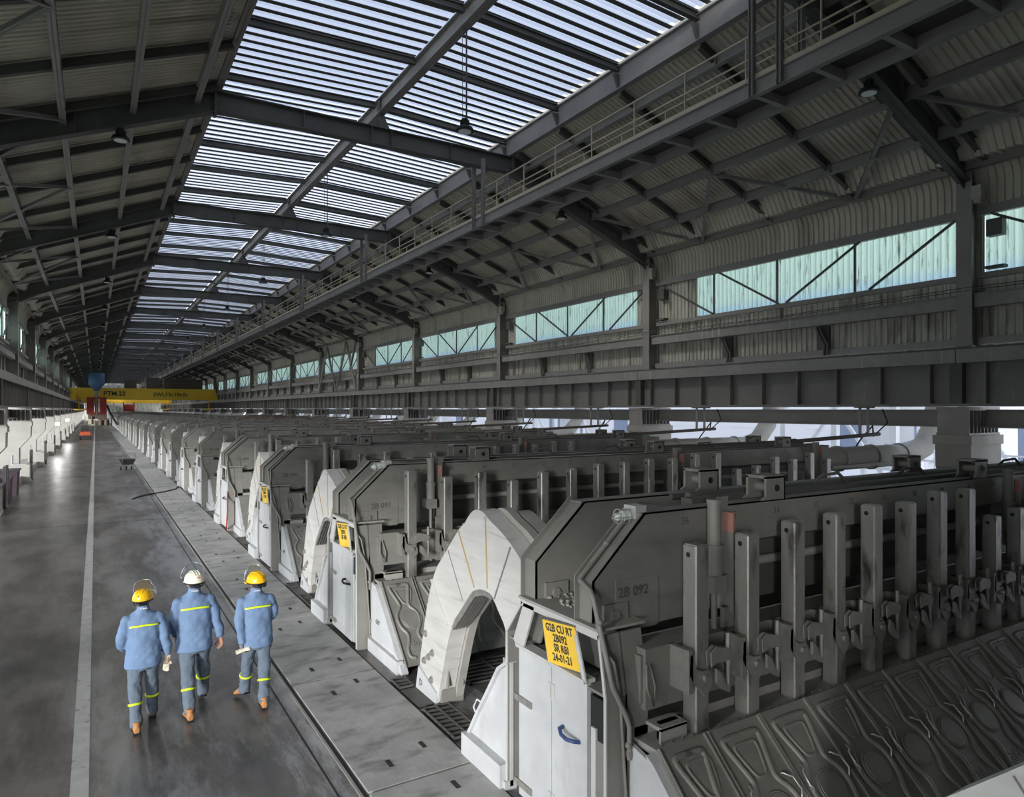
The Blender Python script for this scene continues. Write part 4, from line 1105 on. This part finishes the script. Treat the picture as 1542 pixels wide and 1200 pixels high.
def hand(b, wrist, d, pn, th, curl):
    """wrist point, finger direction, palm normal, thumb side direction"""
    w = Vector(wrist); d = Vector(d).normalized(); pn = Vector(pn); pn = (pn - d*pn.dot(d)).normalized(); s = Vector(th); s = (s - d*s.dot(d) - pn*s.dot(pn)).normalized()
    secs = []
    for (t, rx, ry) in ((-.03,.026,.022),(0,.028,.019),(.035,.037,.016),(.075,.041,.014),(.092,.036,.011)):
        secs.append((w + d*t, rx, ry, s, pn))
    b.loft(secs, 12)
    for i, (off, L) in enumerate(((.028,.072),(.0095,.080),(-.0095,.075),(-.028,.060))):
        c = curl*(1+.12*i); p = w + d*.082 + s*off; pts = [p - d*.02, p]; ang = 0.0
        for seg in (.42,.33,.25):
            ang += c; q = pts[-1] + (d*math.cos(ang) + pn*math.sin(ang))*L*seg; pts.append(q)
        b.tube(pts, 0, 8, rs=[.010,.0098,.0092,.0085,.007])
    p = w + d*.02 + s*.026; t1 = p + d*.035 + s*.028 + pn*.01; t2 = t1 + d*.028 + s*.010 + pn*.012; t3 = t2 + d*.022 + pn*.012
    b.tube([w + d*.005 + s*.01, p, t1, t2, t3], 0, 8, rs=[.014,.0145,.0115,.0105,.008])

def person(name_label, loc, scale, P, helm, skin, rz=0., boots=('leather','leather'), visor=None, headyaw=0.):
    root = thing('person', name_label, 'person', loc, rz); root.scale = (scale,)*3
    # ---- jacket
    b = MB(); lean = P.get('lean', .0)
    def ty(z): return lean*(z-.9)
    T = [(.80,.208,.150),(.86,.210,.152),(1.0,.205,.146),(1.12,.198,.136),(1.25,.208,.138),(1.36,.212,.132),(1.42,.198,.115),(1.465,.155,.095),(1.50,.095,.078),(1.545,.068,.070),(1.575,.070,.072)]
    b.loft([((0, ty(z), z), rx, ry) for z, rx, ry in T], 28)
    for a in P['arms']:
        sh, el, wr = [Vector(v) for v in a['j']]
        b.ell((sh.x*.92, sh.y+ty(1.42), 1.405), .072, .075, .066, 14, 8)
        limb(b, [(sh.x*.96, sh.y+ty(1.41), 1.405), el, wr], [.070,.062,.053])
        d = (wr-el).normalized(); b.tube([wr-d*.03, wr+d*.012], 0, 14, rs=[.055,.053])
    jk = b.build('jacket', M['jacket'], root); remesh(jk, .011, .050, .19, 3)
    b = MB(); n = 22; vs = []
    z0 = 1.335; 
    for i in range(n+1):
        x = -.165+.33*i/n
        for z in (z0-.011+.012*math.cos(x*9), z0+.011+.012*math.cos(x*9)):
            rx, ry = .214, .137; y = -math.sqrt(max(0, 1-abs(x/rx)**2.6))**.9*ry + ty(z)
            vs.append((x, y-.011, z)); vs.append((x, y+.004, z))
    fs = []
    for i in range(n):
        a = i*4; fs += [(a, a+4, a+6, a+2), (a+1, a+3, a+7, a+5), (a, a+1, a+5, a+4), (a+2, a+6, a+7, a+3)]
    b.add(vs, fs); b.build('reflective_tape', M['lime'], jk)
    b = MB(); b.text('DUBAL', .026, (0, ty(1.56)-.079, 1.548), (1,0,0), (0,0,1), 0, .002, bold=.001); b.build('collar_print', M['collar'], jk)
    # ---- trousers and boots
    b = MB(); tp = []
    b.loft([((0,0,.97),.145,.095),((0,0,.90),.160,.105),((0,0,.82),.168,.115),((0,0,.765),.14,.10)], 24)
    for L in P['legs']:
        hip, kn, an = [Vector(v) for v in L['j']]
        limb(b, [hip, kn, an], [.102,.080,.070], 16)
        d = (an-kn).normalized(); b.tube([an-d*.05, an-d*.02, an+d*.015, an+d*.03], 0, 16, rs=[.066,.073,.072,.066])
        b.tube([an-d*.12, an-d*.09, an-d*.06], 0, 16, rs=[.066,.072,.066])
        q = kn.lerp(an, .40); tp.append((q, d))
    tr = b.build('trousers', M['trouser'], root); remesh(tr, .011, .045, .14, 3)
    b = MB()
    for q, d in tp: b.tube([q-d*.014, q-d*.013, q+d*.013, q+d*.014], 0, 20, rs=[.070,.0865,.0845,.069], cap=False)
    b.build('reflective_tape', M['lime'], tr)
    for L, bm in zip(P['legs'], boots):
        an = Vector(L['j'][2]); pit = L.get('pitch', 0); yaw = L.get('yaw', 0)
        b = MB(); secs = []
        for (y, z, rx, rz_) in ((-.085,.055,.030,.045),(-.07,.06,.040,.058),(-.03,.065,.043,.065),(.02,.062,.044,.060),(.07,.05,.048,.045),(.12,.04,.050,.036),(.165,.033,.044,.028),(.19,.03,.026,.018)):
            secs.append(((0, y, z), rx, rz_, (1,0,0), (0,0,1)))
        b.loft(secs, 16); b.loft([((0,-.02,.06),.045,.055),((0,-.025,.12),.046,.052),((0,-.03,.155),.050,.056)], 16)
        u = MB()
        pts = [(-.036,-.095),(.036,-.095),(.044,-.06),(.042,.02),(.052,.09),(.052,.14),(.03,.19),(0,.20),(-.03,.19),(-.052,.14),(-.052,.09),(-.042,.02),(-.044,-.06)]
        u.prism(pts, 'z', -.004, .016); u.prism([(p[0], p[1]) for p in pts if p[1] < .0], 'z', -.004, .026)
        Mx = Matrix.Translation(an - Vector((0,0,.10))) @ Matrix.Rotation(yaw, 4, 'Z') @ Matrix.Translation((0,.13,0)) @ Matrix.Rotation(-pit, 4, 'X') @ Matrix.Translation((0,-.13,0))
        if L.get('heel'):      # pivot on the heel
            Mx = Matrix.Translation(an - Vector((0,0,.10))) @ Matrix.Rotation(yaw, 4, 'Z') @ Matrix.Rotation(pit, 4, 'X')
        b.move(Mx); u.move(Mx); bo = b.build('boot', M[bm], root)
        m_ = bo.modifiers.new('r', 'REMESH'); m_.mode = 'VOXEL'; m_.voxel_size = .009; m_.use_smooth_shade = True
        u.build('sole', M['rubber'], bo)
    # ---- body: head, neck, hidden torso core, hands, one surface
    b = MB(); hy = ty(1.66)+.02
    hd = MB()
    hd.ell((0,-.012,1.695), .077,.096,.098, 18, 12); hd.ell((0,.02,1.63), .060,.070,.075, 16, 10); hd.ell((0,.045,1.585), .036,.035,.032, 12, 8)   # skull, face, chin
    hd.tube([(0,.085,1.675),(0,.108,1.64),(0,.092,1.628)], 0, 8, rs=[.010,.016,.012])
    for s_ in (-1, 1):
        hd.ell((s_*.076,-.005,1.655), .012,.020,.033, 10, 6); hd.ell((s_*.032,.072,1.672), .018,.012,.010, 8, 6)
    hd.ell((0,.083,1.605), .026,.012,.010, 10, 6)
    R_ = Matrix.Translation((0,hy,-.035)) @ Matrix.Rotation(headyaw, 4, 'Z')
    hd.move(R_)
    b.add(hd.v, hd.f, 0, True)
    b.tube([(0, ty(1.3), 1.30), (0, ty(1.46), 1.47), (0, ty(1.55), 1.54), (0, hy-.015, 1.63)], 0, 14, rs=[.07,.065,.058,.056])
    b.loft([((0,0,.88),.10,.07),((0,0,1.05),.12,.08),((0,ty(1.3),1.33),.15,.09),((0,ty(1.4),1.42),.14,.07)], 16)
    for a in P['arms']:
        sh, el, wr = [Vector(v) for v in a['j']]
        limb(b, [(sh.x*.6, ty(1.4), sh.z-.03), (sh.x, sh.y+ty(1.44), sh.z), el, wr + (wr-el).normalized()*.03], [.05,.045,.035,.027], 10)
        hand(b, wr + (wr-el).normalized()*.035, a['d'], a['pn'], a['th'], a['curl'])
    for L in P['legs']:
        hip, kn, an = [Vector(v) for v in L['j']]; limb(b, [(hip.x, hip.y, hip.z), kn, an], [.07,.05,.035], 10)
    bd = b.build('body', M[skin], root); remesh(bd, .0065, 0, smooth=1)
    # hair, seen below the helmet
    b = MB(); b.ell((0,-.020,1.69), .083,.098,.096, 20, 14); b.ell((0,-.040,1.635), .066,.066,.05, 16, 8); b.move(R_); b.build('hair', M['hair'], root)
    e = MB()
    for s_ in (-1, 1): e.ell((s_*.031,.082,1.673), .010,.006,.006, 8, 6)
    e.move(R_); e.build('eye', M['black'], root)
    # helmet
    H = MB(); secs = []
    for i in range(10):
        t = i/9*PI/2; secs.append(((0,-.008,1.70+.118*math.sin(t)), max(.118*math.cos(t)**.8, .002), max(.142*math.cos(t)**.8, .002)))
    H.loft([((0,-.008,1.672),.121,.145)] + secs, 26)
    H.loft([((0,.03,1.68),.112,.136),((0,.035,1.674),.118,.150),((0,.035,1.668),.112,.136)], 26)   # brim
    for s_ in (-.03,.03,0): H.tube([(s_, -.10*math.cos(k*PI/8-PI/2.4)*0 + (-.115+.21*k/8), 1.70+.119*math.sqrt(max(0,1-((-.107+.21*k/8)/.147)**2)) ) for k in range(9)], .006, 5)
    H.move(R_); hm = H.build('helmet', M[helm], root)
    H = MB(); H.loft([((0,-.008,1.668),.118,.142),((0,-.008,1.672),.1245,.149),((0,-.008,1.684),.1235,.148),((0,-.008,1.688),.116,.14)], 26, cap=False); H.box(-.025,.025,-.165,-.138,1.63,1.66); H.tube([(-.09,-.08,1.665),(-.05,-.14,1.645),(.05,-.14,1.645),(.09,-.08,1.665)], .009, 6)
    H.move(R_); H.build('harness', M['black' if helm == 'helmet_w' else 'yellow_strap'] if 0 else M['black'], hm)
    H = MB(); H.prism([(-.011,1.752),(0,1.762),(.011,1.752),(0,1.742)], 'y', -.144, -.12); H.move(R_); H.build('emblem', M['red'], hm)
    # raised visor with its bracket arc
    if visor:
        H = MB(); vs = []; n = 16; m_ = 6; A0 = visor['tilt']
        for j in range(m_+1):
            for i in range(n+1):
                th = -1.15+2.3*i/n; r = .150+.012*math.sin(j/m_*PI); z = .155*j/m_
                w_ = 1-.25*(j/m_)**2; vs.append((r*math.sin(th)*w_, r*math.cos(th)*1.05, z))
        H.add(vs, [(j*(n+1)+i, j*(n+1)+i+1, (j+1)*(n+1)+i+1, (j+1)*(n+1)+i) for j in range(m_) for i in range(n)], 0, True)
        VM = R_ @ Matrix.Translation((0,-.0,1.715)) @ Matrix.Rotation(A0, 4, 'X')
        H.move(VM); vo = H.build('visor', M['visor'], hm); sd = vo.modifiers.new('t', 'SOLIDIFY'); sd.thickness = .002
        H = MB(); rim = [vs[i] for i in range(n+1)]; H.tube(rim, .006, 5); e_ = [vs[m_*(n+1)+i] for i in range(n+1)]; H.tube([vs[j*(n+1)] for j in range(m_+1)] + e_[1:-1] + [vs[j*(n+1)+n] for j in range(m_, -1, -1)], .0025, 4)
        H.move(VM); H.build('visor_rim', M['wire'], hm)
    return root
def gloves(lab, loc, d, rz=0):
    g = MB(); d = Vector(d).normalized(); s = d.cross(Vector((0,0,1))).normalized() if abs(d.z) < .95 else Vector((1,0,0)); u = s.cross(d).normalized()
    for k, o_ in enumerate((-.012, .012)):
        c0 = s*.004 + u*o_
        g.loft([(c0-d*.12,.042,.010,s,u),(c0-d*.05,.038,.012,s,u),(c0,.036,.012,s,u),(c0+d*.04,.042,.015,s,u),(c0+d*.075,.038,.013,s,u)], 12)
        for i in range(4): p = c0+d*.065+s*(-.027+.018*i); g.tube([p, p+d*.035+u*.008, p+d*(.06+.006*(i%3))-u*.012*(i-1)], 0, 8, rs=[.012,.0125,.009])
        p = c0+d*.01+s*.04; g.tube([p-s*.02, p+d*.02+s*.01, p+d*.045+s*.015], 0, 8, rs=[.012,.012,.009])
    o = g.build('work_gloves', M['glove'], loc=loc); remesh(o, .006, .008, .03, 1)
    return tag(o, lab, 'gloves')
# left man
person('person in blue jacket and yellow helmet with raised clear visor, left of the three walkers', (.50,9.52,0), .945,
  dict(lean=.04, arms=[dict(j=[(-.195,0,1.43),(-.255,-.03,1.16),(-.215,.17,1.0)], d=(.2,.8,-.25), pn=(1,-.1,0), th=(0,.2,1), curl=.5),
                       dict(j=[(.195,0,1.43),(.250,-.02,1.15),(.285,.03,.90)], d=(-.02,.05,-1), pn=(-1,-.1,0), th=(-.1,1,0), curl=.55)],
       legs=[dict(j=[(-.09,0,.88),(-.10,-.02,.50),(-.085,-.15,.10)], pitch=0, yaw=.05), dict(j=[(.09,0,.88),(.105,.13,.50),(.115,.16,.13)], pitch=.15, yaw=-.05)]),
  'helmet_y', 'skin', 0., ('leather','greyleather'), dict(tilt=.35), -.45)
gloves('cream work gloves held in the right hand of the person left of the three walkers', (.50+.285*.945-.01, 9.52+.035, .945*.80), (-.1,.1,-1))
# middle man
person('person in blue jacket and cream white helmet walking between the two yellow helmets', (1.09,9.66,0), 1.012,
  dict(lean=.03, arms=[dict(j=[(-.195,0,1.43),(-.25,-.02,1.16),(-.205,.13,.98)], d=(.0,.5,-.8), pn=(1,.1,0), th=(0,1,.3), curl=.55),
                       dict(j=[(.195,0,1.43),(.255,.0,1.16),(.305,.02,.92)], d=(.05,.05,-1), pn=(-.8,-.6,0), th=(-.3,1,0), curl=.35)],
       legs=[dict(j=[(-.09,0,.88),(-.085,-.06,.50),(-.085,-.24,.10)], pitch=0, yaw=.12), dict(j=[(.09,0,.88),(.12,.16,.52),(.13,.24,.14)], pitch=.30, yaw=.0)]),
  'helmet_w', 'skin', 0., ('leather','greyleather'), dict(tilt=.25), .25)
gk = MB()
for k in range(3): gk.tube([(.02*math.cos(a*PI/4), .02*k, .025*math.sin(a*PI/4)-.03*k) for a in range(9)], .005, 5)
gk = gk.build('chain_bundle', M['wire'], loc=(1.10-.205*1.015, 9.66+.19, .86)); tag(gk, 'bright metal links held in the left hand of the white-helmeted person', 'chain')
# right man
person('person in blue jacket and yellow helmet, rightmost walker holding gloves by his left hip', (1.82,9.48,0), .975,
  dict(lean=.03, arms=[dict(j=[(-.19,0,1.43),(-.235,-.06,1.15),(-.195,-.07,.89)], d=(.0,.1,-1), pn=(.9,-.3,0), th=(.2,1,0), curl=.75),
                       dict(j=[(.19,0,1.43),(.235,.03,1.16),(.15,.22,1.06)], d=(-.6,.6,0), pn=(-.4,-.8,0), th=(0,.2,1), curl=.4)],
       legs=[dict(j=[(-.09,0,.88),(-.10,.12,.50),(-.125,.22,.14)], pitch=.30, yaw=.45), dict(j=[(.09,0,.88),(.095,-.02,.50),(.06,-.17,.10)], pitch=0, yaw=-.05)]),
  'helmet_y', 'skin2', 0., ('leather','leather'), dict(tilt=.2), .55)
gloves('pair of cream work gloves held behind in the left hand of the rightmost walker', (1.82-.155, 9.5-.10, .975*.80), (.95,-.1,.28))

# ------------------------------------------------------------------ light
w = bpy.data.worlds.new('sky'); SC.world = w; w.use_nodes = True; nt = w.node_tree; N = nt.nodes; L = nt.links
bg = N['Background']; tc = N.new('ShaderNodeTexCoord'); sp_ = N.new('ShaderNodeSeparateXYZ'); L.new(tc.outputs['Generated'], sp_.inputs[0])
r = N.new('ShaderNodeValToRGB'); L.new(sp_.outputs['Z'], r.inputs[0])
e = r.color_ramp.elements; e[0].position = 0.10; e[0].color = (.92,.96,1.0,1); e[1].position = .42; e[1].color = (.148,.171,.222,1)
L.new(r.outputs[0], bg.inputs[0]); bg.inputs[1].default_value = SKY = 4.0
def light(name, kind, loc, energy, col=(1,1,1), **k):
    l = bpy.data.lights.new(name, kind); l.energy = energy; l.color = col
    for a, v in k.items(): setattr(l, a, v)
    o = bpy.data.objects.new(name, l); COL.objects.link(o); o.location = loc; return o
s = light('low_sun', 'SUN', (-20,-20,10), 4.2, (1,.99,.97), angle=math.radians(12))
d = Vector((.72,.68,-.11)); s.rotation_euler = d.to_track_quat('-Z','Y').to_euler()
# floodlights fixed to the left girder, shining across the aisle
def flood(lab, loc, aim, en, spread, vis):
    t = thing('floodlight', lab, 'lamp', loc, 0)
    d_ = (Vector(aim)-Vector(loc)).normalized(); q = d_.to_track_quat('-Z','Y')
    t.rotation_mode = 'QUATERNION'; t.rotation_quaternion = q
    if vis: t.scale = (.7,.7,.7)
    b = MB(); b.box(-.28,.28,-.2,.2,.03,.16); b.box(-.3,.3,-.22,-.2,-.03,.16); b.box(-.3,.3,.2,.22,-.03,.16); b.box(-.3,-.28,-.22,.22,-.03,.16); b.box(.28,.3,-.22,.22,-.03,.16); b.build('housing', M['black'], t)
    b = MB(); b.box(-.27,.27,-.19,.19,.0,.03); b.build('lens', M['flood'], t)
    l = light('floodlight_beam', 'SPOT', Vector(loc)+d_*.1, en, (1,.985,.96), shadow_soft_size=.28, spot_size=math.radians(spread), spot_blend=.6); l.rotation_mode = 'QUATERNION'; l.rotation_quaternion = q
fm = mat('lit_flood_lens', (.9,.9,.9)); fm.node_tree.nodes['Principled BSDF'].inputs['Emission Color'].default_value = (1,.97,.92,1); fm.node_tree.nodes['Principled BSDF'].inputs['Emission Strength'].default_value = 9; M['flood'] = fm
flood('floodlight on the left girder out of the frame, shining on the three walkers', (-3.0,2.2,5.0), (2.0,10.5,.6), 750, 105, 0)
flood('glaring floodlight low on the left piers, nearer of two', (-2.9,72.5,2.6), (2,64,.5), 160, 130, 1)
flood('glaring floodlight low on the left piers, farther of two', (-2.9,97.5,2.6), (2,86,.5), 160, 130, 1)
# fill light added at the high-bay lamps, which hang mostly unlit
for i in range(1, 9):
    light('ridge_fill_light', 'SPOT', (8.25,15.9+BAY*i,11.1), 600, (1,.98,.94), shadow_soft_size=.2, spot_size=math.radians(150), spot_blend=.5)
    for x in (15.75,.6):
        light('bay_fill_light', 'SPOT', (x,F0+BAY*i,11.35), 650, (1,.97,.92), shadow_soft_size=.2, spot_size=math.radians(150), spot_blend=.5)

# ------------------------------------------------------------------ camera
cam = bpy.data.cameras.new('camera'); co = bpy.data.objects.new('camera', cam); COL.objects.link(co); SC.camera = co
cam.sensor_width = 36; cam.lens = 24.0; cam.shift_y = 16/1542; cam.clip_end = 1000
co.location = (0,0,3.9); co.rotation_euler = (PI/2, 0, -math.atan(627/1028))
SC.view_settings.view_transform = 'Standard'; SC.view_settings.look = 'None'; SC.view_settings.gamma = 1; SC.view_settings.use_curve_mapping = False
SC.view_settings.exposure = 0.0
SC.cycles.max_bounces = 6; SC.cycles.diffuse_bounces = 4; SC.cycles.transparent_max_bounces = 6; SC.cycles.sample_clamp_indirect = 6
